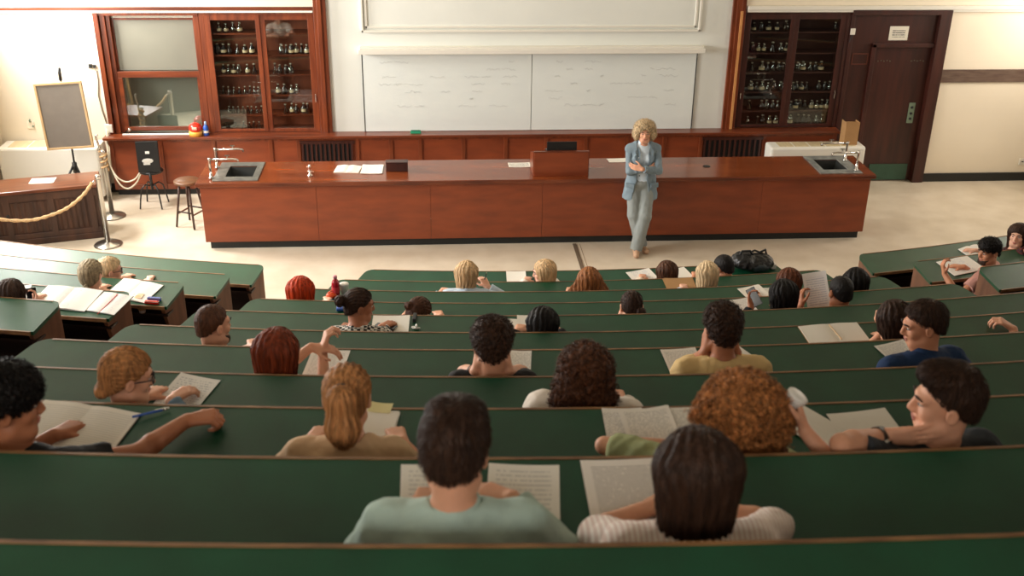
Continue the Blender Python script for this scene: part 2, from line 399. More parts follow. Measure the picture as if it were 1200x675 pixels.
XLw = [-1.745, -1.936, -2.182, -2.419, -2.69, -2.94, -3.19]
for k in range(1, 8):
    bench(k, -5.75, XLw[k - 1], 'green bench of the left side block, %s row from the lecturer' % ORD[k - 1])
XRw = [4.533, 4.767, 5.017, 5.27, 5.53, 5.79, 6.05]
for k in range(1, 8):
    bench(k, XRw[k - 1], 9.3, 'green bench of the right side block, %s row from the lecturer' % ORD[k - 1])

# ------------------------------------------------------------------ front wall joinery
# counter under the whiteboard: panelled wainscot with a ledge
root = thing('wainscot_counter', 'long mahogany panelled counter with ledge running under the whiteboard', 'counter', (0, 14.95, 0))
def L(b, x0, x1, y0, y1, z0, z1): return b.box(x0, x1, y0 - 14.95, y1 - 14.95, z0, z1)
b = MB(); L(b, -4.60, 5.99, 14.82, YB - .001, .835, .872); b.build('ledge', M['wood_h'], root, bevel=.008)
b = MB(); L(b, -4.54, 5.95, 14.90, YB - .001, .09, .834); b.build('carcass', M['wood_front'], root)
b = MB(); L(b, -4.52, 5.95, 14.93, YB - .001, 0, .089); b.build('plinth', M['kick'], root)
b = MB()
stl = [-4.54, -3.86, -3.12, -2.32, -1.93, -1.10, -.62, -.20, .42, 1.03, 1.62, 2.2, 2.8, 3.35, 3.90, 4.84, 5.9]
for i, x in enumerate(stl): L(b, x, x + .055, 14.875, 14.901, .09, .834)
L(b, -4.54, 5.955, 14.88, 14.901, .79, .834); L(b, -4.54, 5.955, 14.88, 14.901, .09, .17)
b.build('stiles', M['wood'], root, bevel=.004)
for x0, x1 in ((-1.86, -1.14), (3.97, 4.82)):
    b = MB(); L(b, x0, x1, 14.885, 14.899, .2, .77); b.build('grille_shade_sheet', M['dark'], root)  # flat near-black sheet, shade between the slats put into its colour
    b = MB(); n = 11
    for i in range(n + 1):
        x = x0 + (x1 - x0 - .025) * i / n; L(b, x, x + .028, 14.866, 14.884, .2, .77)
    L(b, x0 - .03, x1 + .03, 14.864, 14.886, .745, .79)
    b.build('grille_slats', M['wood_deep'], root)

# fume cupboard with two sashes
root = thing('fume_cupboard', 'mahogany fume cupboard with grey upper sash and reflecting lower sash', 'cupboard', (-3.82, YB, .872))
def B3(b, x0, x1, y0, y1, z0, z1, c=(-3.82, YB, .872)): return b.box(x0 - c[0], x1 - c[0], y0 - c[1], y1 - c[1], z0 - c[2], z1 - c[2])
b = MB()
for x0, x1, d in ((-4.545, -4.48, -.04), (-4.47, -4.40, -.005), (-4.40, -4.345, .03), (-3.225, -3.15, 0.)): B3(b, x0, x1, YB + d, YB + .40, .873, 2.562)
B3(b, -4.545, -3.15, YB - .02, YB + .40, 2.52, 2.562)
b.build('frame', M['wood'], root, bevel=.005)
b = MB(); B3(b, -4.345, -3.225, YB + .36, YB + .40, .873, 2.53); B3(b, -4.345, -3.225, YB + .05, YB + .36, .873, .88); b.build('lining', mat('cupboard lining', rgb(196, 196, 184), .6), root)
b = MB(); B3(b, -4.344, -3.226, YB + .10, YB + .12, 2.47, 2.534); b.build('top_strip', mat('peeling white paint', rgb(232, 226, 206), .6, var=.06, scale=(20, 20, 20)), root)
b = MB(); B3(b, -4.344, -3.226, YB + .085, YB + .13, 2.445, 2.469); B3(b, -4.344, -4.32, YB + .085, YB + .13, 1.75, 2.444); B3(b, -3.25, -3.226, YB + .085, YB + .13, 1.75, 2.444)
us = b.build('upper_sash', M['wood'], root)
b = MB(); B3(b, -4.319, -3.251, YB + .10, YB + .115, 1.75, 2.444); b.build('frosted_pane', M['frost'], us)
b = MB(); B3(b, -4.344, -3.226, YB + .03, YB + .07, 1.66, 1.745); B3(b, -4.344, -3.226, YB + .03, YB + .07, .90, .955); B3(b, -4.344, -4.285, YB + .03, YB + .07, .956, 1.659); B3(b, -3.265, -3.226, YB + .03, YB + .07, .956, 1.659)
ls = b.build('lower_sash', M['wood_h'], root, bevel=.003)
b = MB(); B3(b, -4.284, -3.266, YB + .045, YB + .052, .956, 1.659); b.build('glass_pane', M['sash_glass'], ls)
b = MB(); B3(b, -4.36, -3.40, YB - .10, YB - .06, .873, .885); b.build('sill_strip', M['radiator'], root)
b = MB(); b.ellipsoid((-4.28 + 3.82, .01, .045), (.03, .03, .03)); b.build('knob', M['chrome'], root, smooth=True)

# glazed cabinets
def cabinet(name, label, x0, x1, doors, shelves, wood, inner, lining_depth=.34):
    cx = .5 * (x0 + x1); root = thing(name, label, 'cabinet', (cx, YB, .873))
    def bb(b, a0, a1, y0, y1, z0, z1): return b.box(a0 - cx, a1 - cx, y0 - YB, y1 - YB, z0 - .873, z1 - .873)
    z0, z1 = .874, 2.562; b = MB()
    bb(b, x0, doors[0][0] - .002, YB - .01, YB + .40, z0, z1); bb(b, doors[-1][1] + .002, x1, YB - .01, YB + .40, z0, z1)
    bb(b, x0, x1, YB - .011, YB + .40, 2.525, z1); bb(b, x0, x1, YB - .0, YB + .40, z0, z0 + .012)
    b.build('carcass', wood, root, bevel=.004)
    b = MB(); bb(b, x0 + .02, x1 - .02, YB + lining_depth, YB + .39, z0 + .013, 2.52); b.build('lining', inner, root)
    for z in shelves:
        b = MB(); bb(b, doors[0][0], doors[-1][1], YB + .05, YB + lining_depth - .001, z - .02, z); b.build('shelf', M['wood_h'] if wood is M['wood'] else inner, root)
    for i, (a, c) in enumerate(doors):
        fw = .075; d = -.012 if i == 0 else .0; b = MB(); y0, y1 = YB + d, YB + d + .03
        g0, g1 = (a + (.08 if i == 0 else .07)), c - (.06 if i == 0 else .085)
        bb(b, a, g0, y0, y1, z0 + .013, 2.524); bb(b, g1, c, y0, y1, z0 + .013, 2.524)
        bb(b, g0, g1, y0, y1, 2.455, 2.524); bb(b, g0, g1, y0, y1, z0 + .013, z0 + .05)
        dr = b.build('door', wood, root, bevel=.004)
        b = MB(); bb(b, g0, g1, y0 + .012, y0 + .016, z0 + .05, 2.455); b.build('glass_pane', M['glass'], dr)
    xh = doors[-1][1] - .035
    b = MB(); bb(b, xh - .008, xh + .008, YB - .02, YB - .004, 1.31, 1.42); b.build('handle', M['chrome'], root, bevel=.003)
    if wood is not M['wood']:
        b = MB(); xh = doors[0][0] + .03; bb(b, xh - .006, xh + .006, YB - .03, YB - .014, 1.31, 1.40); b.build('handle', M['chrome'], root, bevel=.003)
    return root
SHL = [2.266, 1.966, 1.686, 1.396, 1.112]
cabinet('glazed_cabinet', 'lighter mahogany glazed cabinet of bottles left of the whiteboard', -3.145, -1.595, [(-3.075, -2.33), (-2.33, -1.60)], SHL, M['wood'], M['wood_inner'])
cabinet('glazed_cabinet', 'dark mahogany glazed cabinet of bottles right of the whiteboard', 4.445, 5.985, [(4.46, 5.175), (5.175, 5.93)], SHL, M['wood_deep'], mat('dark lining', rgb(70, 32, 22), .6))

# bottles on the shelves (pixel columns read off the photograph, set down on their shelf)
def bottle(x, y, z, kind, h, lab, grp):
    r = h * random.uniform(.25, .31); t = thing('specimen_bottle', lab, 'bottle', (x, y, z), 0, grp)
    prof = {'round': [(r * .9, 0), (r, .01), (r, h * .55), (r * .45, h * .7), (r * .38, h * .84), (r * .5, h * .86)],
            'flask': [(r * 1.05, 0), (r * 1.1, .01), (r * .4, h * .6), (r * .33, h * .84), (r * .45, h * .86)],
            'jar': [(r * .9, 0), (r, .01), (r, h * .78), (r * .8, h * .86)]}[kind]
    MB().lathe(prof, n=12).build('glass_body', random.choice([M['bottle_clear'], M['bottle_clear'], M['bottle_smoke'], M['bottle_brown']]) if kind != 'flask' else random.choice([M['bottle_clear'], M['bottle_brown']]), t, smooth=True)
    MB().lathe([(r * .35, 0), (r * .5, .008), (r * .42, h * .11), (r * .2, h * .14)], (0, 0, h * .862), n=10).build('stopper', M['stopper'], t, smooth=True)
    if random.random() < .55 and kind != 'flask':
        MB().lathe([(r * 1.015, h * .15), (r * 1.02, h * .155), (r * 1.02, h * .42), (r * 1.015, h * .425)], n=12).build('paper_label', M['bottle_label'], t)
    return t
SH = ['top', 'second', 'third', 'fourth', 'fifth', 'bottom']
rows_L1 = [[148, 180, 213, 244], [140, 168, 195, 232, 268, 300], [168, 192, 217, 240, 280, 312], [168, 192, 217, 242, 268, 292, 312, 330], [195, 215, 237, 260, 282, 300, 322, 346], [262, 290, 310, 335]]
rows_L2 = [[], [437, 460, 484, 507, 532, 556], [408, 430, 458, 482], [423, 452, 485, 510], [457, 487, 508, 542, 560], []]
rows_R1 = [[293, 317, 343, 372, 400], [288, 310, 328, 356, 383, 402], [287, 320, 340, 358, 376, 393], [283, 302, 320, 340, 360, 382], [277, 318, 335, 355, 372], [272, 305, 322, 345, 366]]
rows_R2 = [[567], [], [440, 458, 482, 500, 518], [424, 437, 453, 470, 510, 530, 547], [417, 432, 446, 462, 486, 503, 520, 537], [414, 440, 458, 475, 500, 520]]
ypx_L = [38, 62, 86, 110, 133, 150]; ypx_R = [38, 60, 84, 107, 130, 147]
for rows, sc, x0, ypx, side, door in ((rows_L1, 3.97, 220, ypx_L, 'left', 'left'), (rows_L2, 3.97, 220, ypx_L, 'left', 'right'), (rows_R1, 2.857, 780, ypx_R, 'right', 'left'), (rows_R2, 2.857, 780, ypx_R, 'right', 'right')):
    for i, row in enumerate(rows):
        for j, px in enumerate(row):
            X = at_y(x0 + px / sc, ypx[i], YB + .14); z = SHL[i] if i < 5 else .888
            small = i in (3, 4, 5) and door == 'left' and side == 'left'
            h = random.uniform(.095, .115) if small else random.uniform(.12, .15)
            kind = 'flask' if small else random.choice(['round', 'round', 'jar', 'flask'])
            bottle(X[0], YB + .14 + random.uniform(-.008, .008), z, kind, h, 'stoppered bottle on the %s shelf behind the %s door of the %s cabinet' % (SH[i], door, side),
                   'bottles on the %s shelf behind the %s door of the %s cabinet' % (SH[i], door, side))
X = at_y(220 + 195 / 3.97, 147, YB + .16)
tag(MB().lathe([(.05, 0), (.06, .012), (.10, .05), (.105, .065), (.09, .06), (.05, .02), (.01, .015)], n=20).build('bowl', M['bottle_smoke'], None, smooth=True, loc=(X[0], YB + .17, .888)), 'dark shallow bowl at the bottom of the left glazed cabinet', 'bowl')

# door on the right
e = thing('door_1', 'dark mahogany door', 'door', (6.72, YB, 0)); e['kind'] = 'structure'
def D3(b, x0, x1, y0, y1, z0, z1): return b.box(x0 - 6.72, x1 - 6.72, y0 - YB, y1 - YB, z0, z1)
b = MB(); D3(b, 7.28, 7.45, YB - .06, YB + .3, 0, 2.585); D3(b, 5.99, 6.05, YB - .02, YB + .3, 0, 2.585); D3(b, 5.99, 7.45, YB - .061, YB + .3, 2.52, 2.59)
D3(b, 6.36, 6.42, YB - .02, YB + .3, 0, 2.10); D3(b, 6.36, 7.28, YB - .02, YB + .3, 2.05, 2.11)
b.build('door_frame', M['wood_deep'], e, bevel=.006)
b = MB(); D3(b, 6.05, 6.36, YB + .02, YB + .06, 0, 2.52); D3(b, 6.36, 7.28, YB + .021, YB + .06, 2.11, 2.52); b.build('surround_panel', M['wood_deep'], e)
b = MB(); D3(b, 6.42, 7.28, YB + .05, YB + .10, .01, 2.05); lf = b.build('door_leaf', M['wood_deep'], e)
b = MB(); D3(b, 6.62, 7.215, YB + .04, YB + .049, .02, .27); b.build('kick_plate', M['kickplate'], lf)
b = MB(); D3(b, 7.08, 7.175, YB + .035, YB + .049, .91, 1.22); hp = b.build('lock_plate', M['plate'], lf, bevel=.005)
b = MB()
for z in (.98, 1.06, 1.15): b.ellipsoid((7.125 - 6.72, .03, z), (.02, .022, .02), 10, 6)
b.build('lock_cylinder', M['kick'], hp, smooth=True)
b = MB()
for k in range(5):
    for xx in (6.50, 7.0): b.ellipsoid((xx + .045 * k - 6.72, .047, 1.84 + .01 * (k % 2)), (.007, .005, .007), 8, 5)
b.build('studs', M['plate'], lf)
pm = paper_mat('notice', rgb(226, 220, 204), rgb(70, 70, 70), pitch=.03, mx=.045, hw=.14, hh=.10, dens=.4)
o = MB().box(-.14, .14, -.1, .1, 0, .003).build('paper_sign', pm, None, loc=(6.73, YB + .018, 2.25)); o.rotation_euler = (R_(90), 0, 0); tag(o, 'white printed notice above the dark door', 'sign')
t = thing('light_switch', 'white wall switch with dangling dark cord right of the dark cabinet', 'switch', (6.03, YB - .02, 2.27))
MB().box(-.035, .035, -.02, 0, -.03, .06).build('switch_box', M['switch'], t, bevel=.006); MB().tube([(0, -.02, -.03), (-.02, -.022, -.08), (-.035, -.02, -.13)], .007).build('cord', M['kick'], t)
o = MB()
for a0, a1, c0, c1 in ((0, .24, 0, .012), (0, .24, .15, .162), (0, .012, .012, .15), (.228, .24, .012, .15)): o.box(a0, a1, -.006, 0, c0, c1)
tag(o.build('label_holder', mat('label frame', rgb(104, 52, 34), .4), None, loc=(6.09, YB + .019, 1.80)), 'empty thin wooden label frame left of the dark door', 'frame')

# whiteboard
root = thing('whiteboard', 'wide two panel whiteboard with faint wiped writing and white top ledge', 'whiteboard', (1.43, YB - .02, .873))
for x0, x1 in ((-.95, 1.425), (1.435, 3.79)):
    pn = MB().box(x0 - 1.43, x1 - 1.43, -.012, .019, .004, 1.115).build('board_panel', M['board'], root)
    sb = MB(); rnd = random.Random(3 if x0 < 0 else 4)
    for ln in range(7):
        z = 1.0 - ln * .105; x = x0 + .18 + rnd.uniform(0, .2)
        while x < x1 - .3:
            wl = rnd.uniform(.05, .28)
            if rnd.random() < .38:
                pts = [(x - 1.43 + wl * i / 10, -.0135, z + rnd.uniform(-.018, .018)) for i in range(11)]; MB().tube(pts, .0018, 4).build('faint_writing', M['scribble'], pn)
            x += wl + .04
for xe in (-2.395, 2.361): MB().box(xe, xe + .012, -.014, .019, 0, 1.12).build('edge_trim', M['kick'], root)
MB().box(-2.43, 2.45, -.14, .0195, 1.135, 1.20).box(-2.41, 2.43, -.12, .0195, 1.2, 1.225).build('top_ledge', M['moulding'], root, bevel=.006)
t = thing('board_eraser', 'green board eraser on the whiteboard ledge', 'eraser', (-.235, 14.93, .872))
MB().box(-.075, .075, -.025, .025, 0, .03).build('felt', M['green_pl'], t, bevel=.006); MB().box(-.07, .07, -.022, .022, .03, .045).build('grip', mat('teal grip', rgb(28, 110, 84), .5), t, bevel=.004)

# radiators
def radiator(x0, x1, y0, y1, z0, z1, label, nv):
    cx = .5 * (x0 + x1); t = thing('radiator', label, 'radiator', (cx, .5 * (y0 + y1), 0)); hy = .5 * (y1 - y0)
    MB().box(x0 - cx, x1 - cx, -hy, hy, z0, z1).build('casing', M['radiator'], t, bevel=.03)
    MB().box(x0 - cx + .08, x1 - cx - .08, -hy + .06, hy - .02, 0, z0 + .002).build('feet', M['kick'], t)
    wv = (x1 - x0 - .25) / nv
    for i in range(nv):
        b = MB(); a = x0 - cx + .125 + wv * i
        b.box(a + .012, a + wv - .012, -hy + .05, hy - .05, z1 - .002, z1 + .004)
        b.build('vent', M['vent'], t)
    return t
radiator(-5.98, -4.62, 14.62, 15.02, .07, .80, 'long white radiator cabinet against the left end of the front wall', 4)
radiator(4.86, 6.26, 14.48, 14.80, .08, .74, 'white radiator cabinet below the dark glazed cabinet', 5)
t = thing('cardboard_box', 'small brown cardboard box standing on the right radiator', 'box', (6.05, 14.66, .745))
b = MB().box(-.10, .10, -.09, .09, 0, .30); b.build('carton', M['card'], t)
b = MB().box(-.10, .10, -.092, -.09, .301, .34).box(-.102, -.10, -.09, .09, .301, .335).box(.10, .102, -.09, .09, .301, .33); b.build('flap', M['card'], t)
# wall bits
t = thing('wall_socket', 'white double socket low on the right wall', 'socket', (8.99, YB - .001, .30)); MB().box(-.05, .05, -.02, 0, -.05, .05).build('plate', M['switch'], t, bevel=.005); MB().lathe([(.016, 0), (.016, .012)], n=12).build('socket_hole', M['kick'], t).location = (0, -.02, 0)
p0 = at_y(109, 78, YB - .03); p1 = at_y(126, 148, YB - .03)
t = thing('wall_cable', 'thin grey cable with clip running down beside the fume cupboard', 'cable', (p0[0], YB, p0[2]))
pts = [at_y(x, y, YB - .01) - np.array([p0[0], YB, p0[2]]) for x, y in ((103, 79), (108, 79), (113, 83), (115, 95), (115, 112), (119, 128), (125, 145))]
MB().tube(pts, .008, 6).build('wire', mat('grey wire', rgb(168, 158, 138), .5), t, smooth=True); MB().box(-.06, -.02, -.03, 0, -.02, .03).box(.0, .03, -.03, 0, -.02, .02).build('clip', M['kick'], t)
t = thing('junction_box', 'small white junction box left of the fume cupboard', 'box', (p1[0] + .02, YB - .001, p1[2] - .03)); MB().box(-.05, .05, -.05, 0, -.06, .06).build('casing', M['switch'], t, bevel=.006); MB().tube([(0, -.03, -.06), (0, -.03, -.12)], .01).build('spout', M['switch'], t)
p = at_y(36, 145, YB)
t = thing('wall_valve', 'small wall plate with tap left of the easel', 'valve', (p[0], YB, p[2])); MB().box(-.05, .05, -.012, 0, -.07, .03).build('plate', M['wall_cream'], t, bevel=.004); MB().tube([(-.0, -.012, .03), (0, -.03, .05), (.01, -.03, .07)], .012).tube([(.03, -.012, -.03), (.04, -.03, -.03)], .012).build('tap', M['plate'], t)
# things on the counter
t = thing('toy_helmet', 'red and yellow round helmet on the counter before the fume cupboard', 'helmet', (-3.33, 14.93, .872))
MB().lathe([(.092, 0), (.094, .05), (.09, .062)], n=20).build('rim', M['yellow'], t, smooth=True); MB().ellipsoid((0, 0, .11), (.092, .092, .075)).build('dome', M['red'], t, smooth=True); MB().box(-.03, .04, -.095, -.06, .10, .14).build('badge', mat('pale badge', rgb(240, 180, 160), .4), t, bevel=.01)
t = thing('spray_can', 'blue and white can standing beside the red helmet', 'can', (-3.185, 14.93, .872))
MB().lathe([(.034, 0), (.036, .01), (.036, .12), (.02, .15)], n=16).build('can_body', M['blue'], t, smooth=True); MB().lathe([(.016, .15), (.017, .19), (.01, .2)], n=12).build('cap', mat('pale cap', rgb(150, 176, 206), .4), t, smooth=True); MB().lathe([(.0365, .04), (.037, .042), (.037, .07), (.0365, .072)], n=16).build('band', M['cup'], t)

# ------------------------------------------------------------------ demonstration bench
root = thing('demonstration_bench', 'long mahogany demonstration bench in front of the whiteboard', 'bench', (1.39, 13.16, 0))
def DD(b, x0, x1, y0, y1, z0, z1): return b.box(x0 - 1.39, x1 - 1.39, y0 - 13.16, y1 - 13.16, z0, z1)
DX0, DX1, DY0, DY1 = -2.93, 5.71, 12.775, 13.60
sL = (-2.60, -2.26, 12.99, 13.42); sR = (5.09, 5.41, 12.99, 13.42)
b = MB()
xs_ = [DX0, sL[0], sL[1], sR[0], sR[1], DX1]
for i in range(5):
    if i in (1, 3):
        DD(b, xs_[i], xs_[i + 1], DY0, 12.99, .852, .9); DD(b, xs_[i], xs_[i + 1], 13.42, DY1, .852, .9)
    else: DD(b, xs_[i], xs_[i + 1], DY0, DY1, .852, .9)
b.build('worktop', M['wood_top'], root)
b = MB(); DD(b, DX0 - .004, DX1 + .004, DY0 - .012, DY0 + .0, .85, .898); b.build('top_edge', M['wood_h'], root, bevel=.006)
b = MB(); x = DX0 + .04
for i in range(6):
    x1 = DX0 + .04 + (DX1 - DX0 - .08) * (i + 1) / 6; DD(b, x, x1 - .003, DY0 + .04, DY0 + .065, .10, .851); x = x1
DD(b, DX0 + .04, DX0 + .065, DY0 + .066, DY1 - .04, .10, .851); DD(b, DX1 - .065, DX1 - .04, DY0 + .066, DY1 - .04, .10, .851); DD(b, DX0 + .04, DX1 - .04, DY1 - .065, DY1 - .04, .10, .851)
b.build('front_panels', M['wood_front'], root, bevel=.002)
b = MB(); DD(b, DX0 + .09, DX1 - .09, DY0 + .08, DY1 - .08, 0, .10); b.build('plinth', M['kick'], root)
for nm, s, x0, x1, sgn, lab in (('left', sL, -2.74, -2.18, 1, 'grey stone sink set in the left end of the demonstration bench'), ('right', sR, 5.0, 5.56, -1, 'steel rimmed sink set in the right end of the demonstration bench')):
    t = thing('laboratory_sink', lab, 'sink', (.5 * (s[0] + s[1]), 13.2, .9))
    cx = .5 * (s[0] + s[1]); ms = M['stone'] if nm == 'left' else mat('grey sink tiles', rgb(150, 154, 150), .25, col2=rgb(108, 112, 110), scale=(9, 9, 9))
    b = MB()
    for a0, a1, c0, c1 in ((x0, s[0], 12.84, 13.57), (s[1], x1, 12.84, 13.57), (s[0], s[1], 12.84, 12.99), (s[0], s[1], 13.42, 13.57)): b.box(a0 - cx, a1 - cx, c0 - 13.2, c1 - 13.2, .0005, .012)
    b.build('rim', ms, t, bevel=.002)
    b = MB(); w_ = .5 * (s[1] - s[0]) - .004; h_ = .206; v = [(-w_, -h_, .0), (w_, -h_, 0), (w_, h_, 0), (-w_, h_, 0), (-w_ + .03, -h_ + .03, -.16), (w_ - .03, -h_ + .03, -.16), (w_ - .03, h_ - .03, -.16), (-w_ + .03, h_ - .03, -.16)]
    b.add(v, [(4, 5, 6, 7), (0, 1, 5, 4), (1, 2, 6, 5), (2, 3, 7, 6), (3, 0, 4, 7)]); b.build('basin', mat('dark basin', rgb(44, 46, 44), .35), t)
    # swan-neck taps: a post with a horizontal spout, twice
    for yy in (12.93, 13.34):
        px_ = (-2.76 if nm == 'left' else 5.50) ; tt = thing('laboratory_tap', 'chrome swing tap %s the %s sink' % ('at the front of' if yy < 13 else 'at the back of', nm), 'tap', (px_, yy, .9))
        MB().lathe([(.03, .012), (.03, .03), (.016, .04), (.014, .24), (.02, .245), (.02, .275), (.01, .28)], n=14).build('post', M['chrome'], tt, smooth=True)
        MB().tube([(0, 0, .255), (sgn * .28, 0, .262), (sgn * .34, 0, .255), (sgn * .355, 0, .225)], [.012, .011, .011, .013], 10).build('spout', M['chrome'], tt, smooth=True)
        MB().tube([(sgn * .22, 0, .262), (sgn * .22, 0, .30)], .008).box(sgn * .22 - .03, sgn * .22 + .03, -.006, .006, .3, .312).build('lever', M['metal'], tt)
if True:
    t = thing('gas_tap', 'small chrome gas tap on the left half of the demonstration bench', 'tap', (-1.55, 13.02, .9))
    MB().lathe([(.035, 0), (.035, .012), (.014, .02), (.013, .1), (.02, .11), (.012, .15)], n=14).build('post', M['chrome'], t, smooth=True); MB().tube([(-.02, 0, .06), (.05, 0, .05)], .008).tube([(0, 0, .12), (-.035, -.01, .125)], .007).build('nozzle', M['chrome'], t, smooth=True)
# open book, papers, box, lectern on the bench
def open_book(name, label, cat, loc, rotz, w_, h_, m, tilt=0., thick=.012, cover=None, extra=None):
    t = thing(name, label, cat, loc, rotz); t.rotation_euler = (tilt, 0, rotz)
    for s in (-1, 1):
        v = []; f = []; n = 8
        for i in range(n + 1):
            u = i / n; z = thick * (.4 + .9 * math.sin(math.pi * min(1, u * 1.05)) * (1 - u) + .25 * (1 - u))
            for yy in (-h_ / 2, h_ / 2): v.append((s * u * w_, yy, z + .003)); v.append((s * u * w_, yy, .0025))
        for i in range(n):
            o_ = 4 * i; f += [(o_, o_ + 2, o_ + 6, o_ + 4), (o_ + 1, o_ + 5, o_ + 7, o_ + 3), (o_, o_ + 4, o_ + 5, o_ + 1), (o_ + 2, o_ + 3, o_ + 7, o_ + 6)]
        f += [(0, 1, 3, 2), (4 * n, 4 * n + 2, 4 * n + 3, 4 * n + 1)]
        MB().add(v, f).build('page_block', m, t, smooth=False)
    MB().box(-w_ - .004, w_ + .004, -h_ / 2 - .004, h_ / 2 + .004, 0, .0022).build('cover', cover or M['card'], t)
    if extra: extra(t)
    return t
def sheet(name, label, loc, rotz, w_=.21, h_=.297, m=None, tilt=0., n=1, curl=.004, group=None, cat='paper', roll=0.):
    rnd = random.Random(hash(label) % 1000 if False else len(label) * 7 + int(abs(loc[0]) * 100))
    b = MB()
    for i in range(n):
        dx, dy, rt = (0, 0, 0) if i == 0 else (rnd.uniform(-.01, .01), rnd.uniform(-.01, .01), rnd.uniform(-.05, .05))
        q = []; c_, s_ = math.cos(rt), math.sin(rt)
        N = 6
        for a in range(N + 1):
            for bb in (0, 1):
                x = -w_ / 2 + w_ * a / N; y = -h_ / 2 + h_ * bb; z = .0012 * (n - i) + curl * (2 * a / N - 1) ** 2
                q.append((x * c_ - y * s_ + dx, x * s_ + y * c_ + dy, z))
        m_ = len(q); q += [(x, y, z - .0009) for x, y, z in q]
        f = []
        for a in range(N):
            o_ = 2 * a; f += [(o_, o_ + 2, o_ + 3, o_ + 1), (m_ + o_, m_ + o_ + 1, m_ + o_ + 3, m_ + o_ + 2), (o_, m_ + o_, m_ + o_ + 2, o_ + 2), (o_ + 1, o_ + 3, m_ + o_ + 3, m_ + o_ + 1)]
        f += [(0, 1, m_ + 1, m_), (2 * N, m_ + 2 * N, m_ + 2 * N + 1, 2 * N + 1)]
        b.add(q, f)
    o = b.build(name, m or M['paper'], None, loc=loc); o.rotation_euler = (tilt, roll, rotz)
    return tag(o, label, cat, group)
open_book('open_book', 'open book with yellowed pages on the left half of the demonstration bench', 'book', (-1.09, 13.24, .9005), -.12, .16, .27, M['note'], thick=.018)
sheet('paper_stack', 'white and blue papers beside the open book on the demonstration bench', (-.775, 13.24, .901), -.05, .26, .34, M['note'], n=6)
t = thing('wooden_box', 'small dark brown wooden box on the demonstration bench left of the lectern', 'box', (-.46, 13.2, .9)); MB().box(-.14, .14, -.06, .06, 0, .11).build('case', M['wood_deep'], t, bevel=.006); MB().box(-.143, .143, -.063, .063, .111, .125).build('lid', M['wood_deep'], t, bevel=.004)
sheet('printed_sheet', 'white printed sheet lying left of the lectern on the demonstration bench', (1.13, 13.35, .901), .02, .29, .19, paper_mat('slip', rgb(232, 228, 216), rgb(120, 120, 118), hw=.145, hh=.095))
sheet('loose_paper', 'loose white paper on the bench just left of the standing lecturer', (2.47, 13.5, .901), .1, .3, .16, M['paper_blank'])
t = thing('table_lectern', 'wooden box lectern standing on the middle of the demonstration bench', 'lectern', (1.625, 13.1, .9))
MB().box(-.345, .345, -.215, -.19, 0, .315).build('front_board', M['wood_front'], t, bevel=.003)
MB().box(-.352, .352, -.225, -.185, .3155, .33).build('top_rail', M['wood_h'], t, bevel=.004)
for s in (-1, 1): MB().prism([(-.19, 0), (.2, 0), (.2, .2), (-.19, .315)], s * .345 - .012, s * .345 + .012).build('side_board', M['wood'], t)
MB().prism([(-.18, .285), (.2, .175), (.2, .19), (-.18, .30)], -.33, .33).build('sloping_top', M['wood_h'], t)
t = thing('laptop', 'black laptop open on the wooden lectern', 'laptop', (1.63, 13.02, 1.215)); MB().box(-.19, .19, -.1, .14, -.012, .006).build('keyboard_base', M['black'], t, bevel=.004).rotation_euler = (R_(-15), 0, 0)
o = MB().box(-.19, .19, -.006, .006, 0, .10).build('screen', M['black'], t, bevel=.003); o.location = (0, -.10, .03); o.rotation_euler = (R_(-4), 0, 0)
X = at_z(828, 195, .9); tag(MB().lathe([(.045, 0), (.05, .004), (.03, .006)], n=16).build('gas_outlet_cap', M['kick'], None, loc=(X[0], X[1], .9)), 'small dark round cap in the bench top right of the lecturer', 'cap')

# ------------------------------------------------------------------ left corner
# carved oak chest, turned towards the room
a_ = math.atan2(.30, 1.12) ; cx, cy = -5.13, 13.32
root = thing('oak_chest', 'dark carved oak chest with panelled front in the left corner', 'chest', (cx, cy, 0), a_)
W_, D_, H_ = .80, .24, .74
MB().box(-W_, W_, -D_, D_, .09, H_ - .045).build('carcass', M['oak'], root, bevel=.004)
MB().box(-W_ - .02, W_ + .02, -D_ - .02, D_ + .02, .0, .0901).build('plinth', M['oak'], root, bevel=.012)
MB().box(-W_ - .04, W_ + .04, -D_ - .045, D_ + .02, H_ - .044, H_).build('lid', mat('chest lid', rgb(122, 66, 36), .28, col2=rgb(84, 40, 22), scale=(2, 12, 12), coat=.2), root, bevel=.008)
b = MB()
for x in (-.76, -.28, .24, .72): b.box(x - .04, x + .04, -D_ - .02, -D_ + .001, .0905, H_ - .05)
b.box(-W_, W_, -D_ - .018, -D_ + .001, H_ - .15, H_ - .05); b.box(-W_, W_, -D_ - .018, -D_ + .001, .0905, .16)
b.build('front_frame', M['oak'], root, bevel=.008)
for x0, x1 in ((-.71, -.33), (-.23, .19), (.29, .67)):
    b = MB(); n = 6
    for i in range(n):
        x = x0 + (x1 - x0) * (i + .5) / n; wv = (x1 - x0) / n * .38
        b.prism([(x - wv, -D_ - .001), (x, -D_ - .016), (x + wv, -D_ - .001)], .17, H_ - .17, 'z')
    b.build('linenfold_panel', M['oak'], root)
b = MB()
for x in (-.28, .24): b.ellipsoid((x, -D_ - .028, .42), (.02, .012, .02), 10, 6)
b.build('boss', M['kick'], root)
b = MB()
for sx in (0,):
    b.box(W_, W_ + .016, -D_ + .02, D_ - .02, .62, .69).box(W_, W_ + .016, -D_ + .02, D_ - .02, .0905, .17)
b.build('side_rail', M['oak'], root, bevel=.004)
p = at_z(50, 212, H_)
sheet('white_sheet', 'blank white sheet lying on the oak chest', (p[0], p[1], H_ + .001), .1, .30, .21, M['paper_blank'])
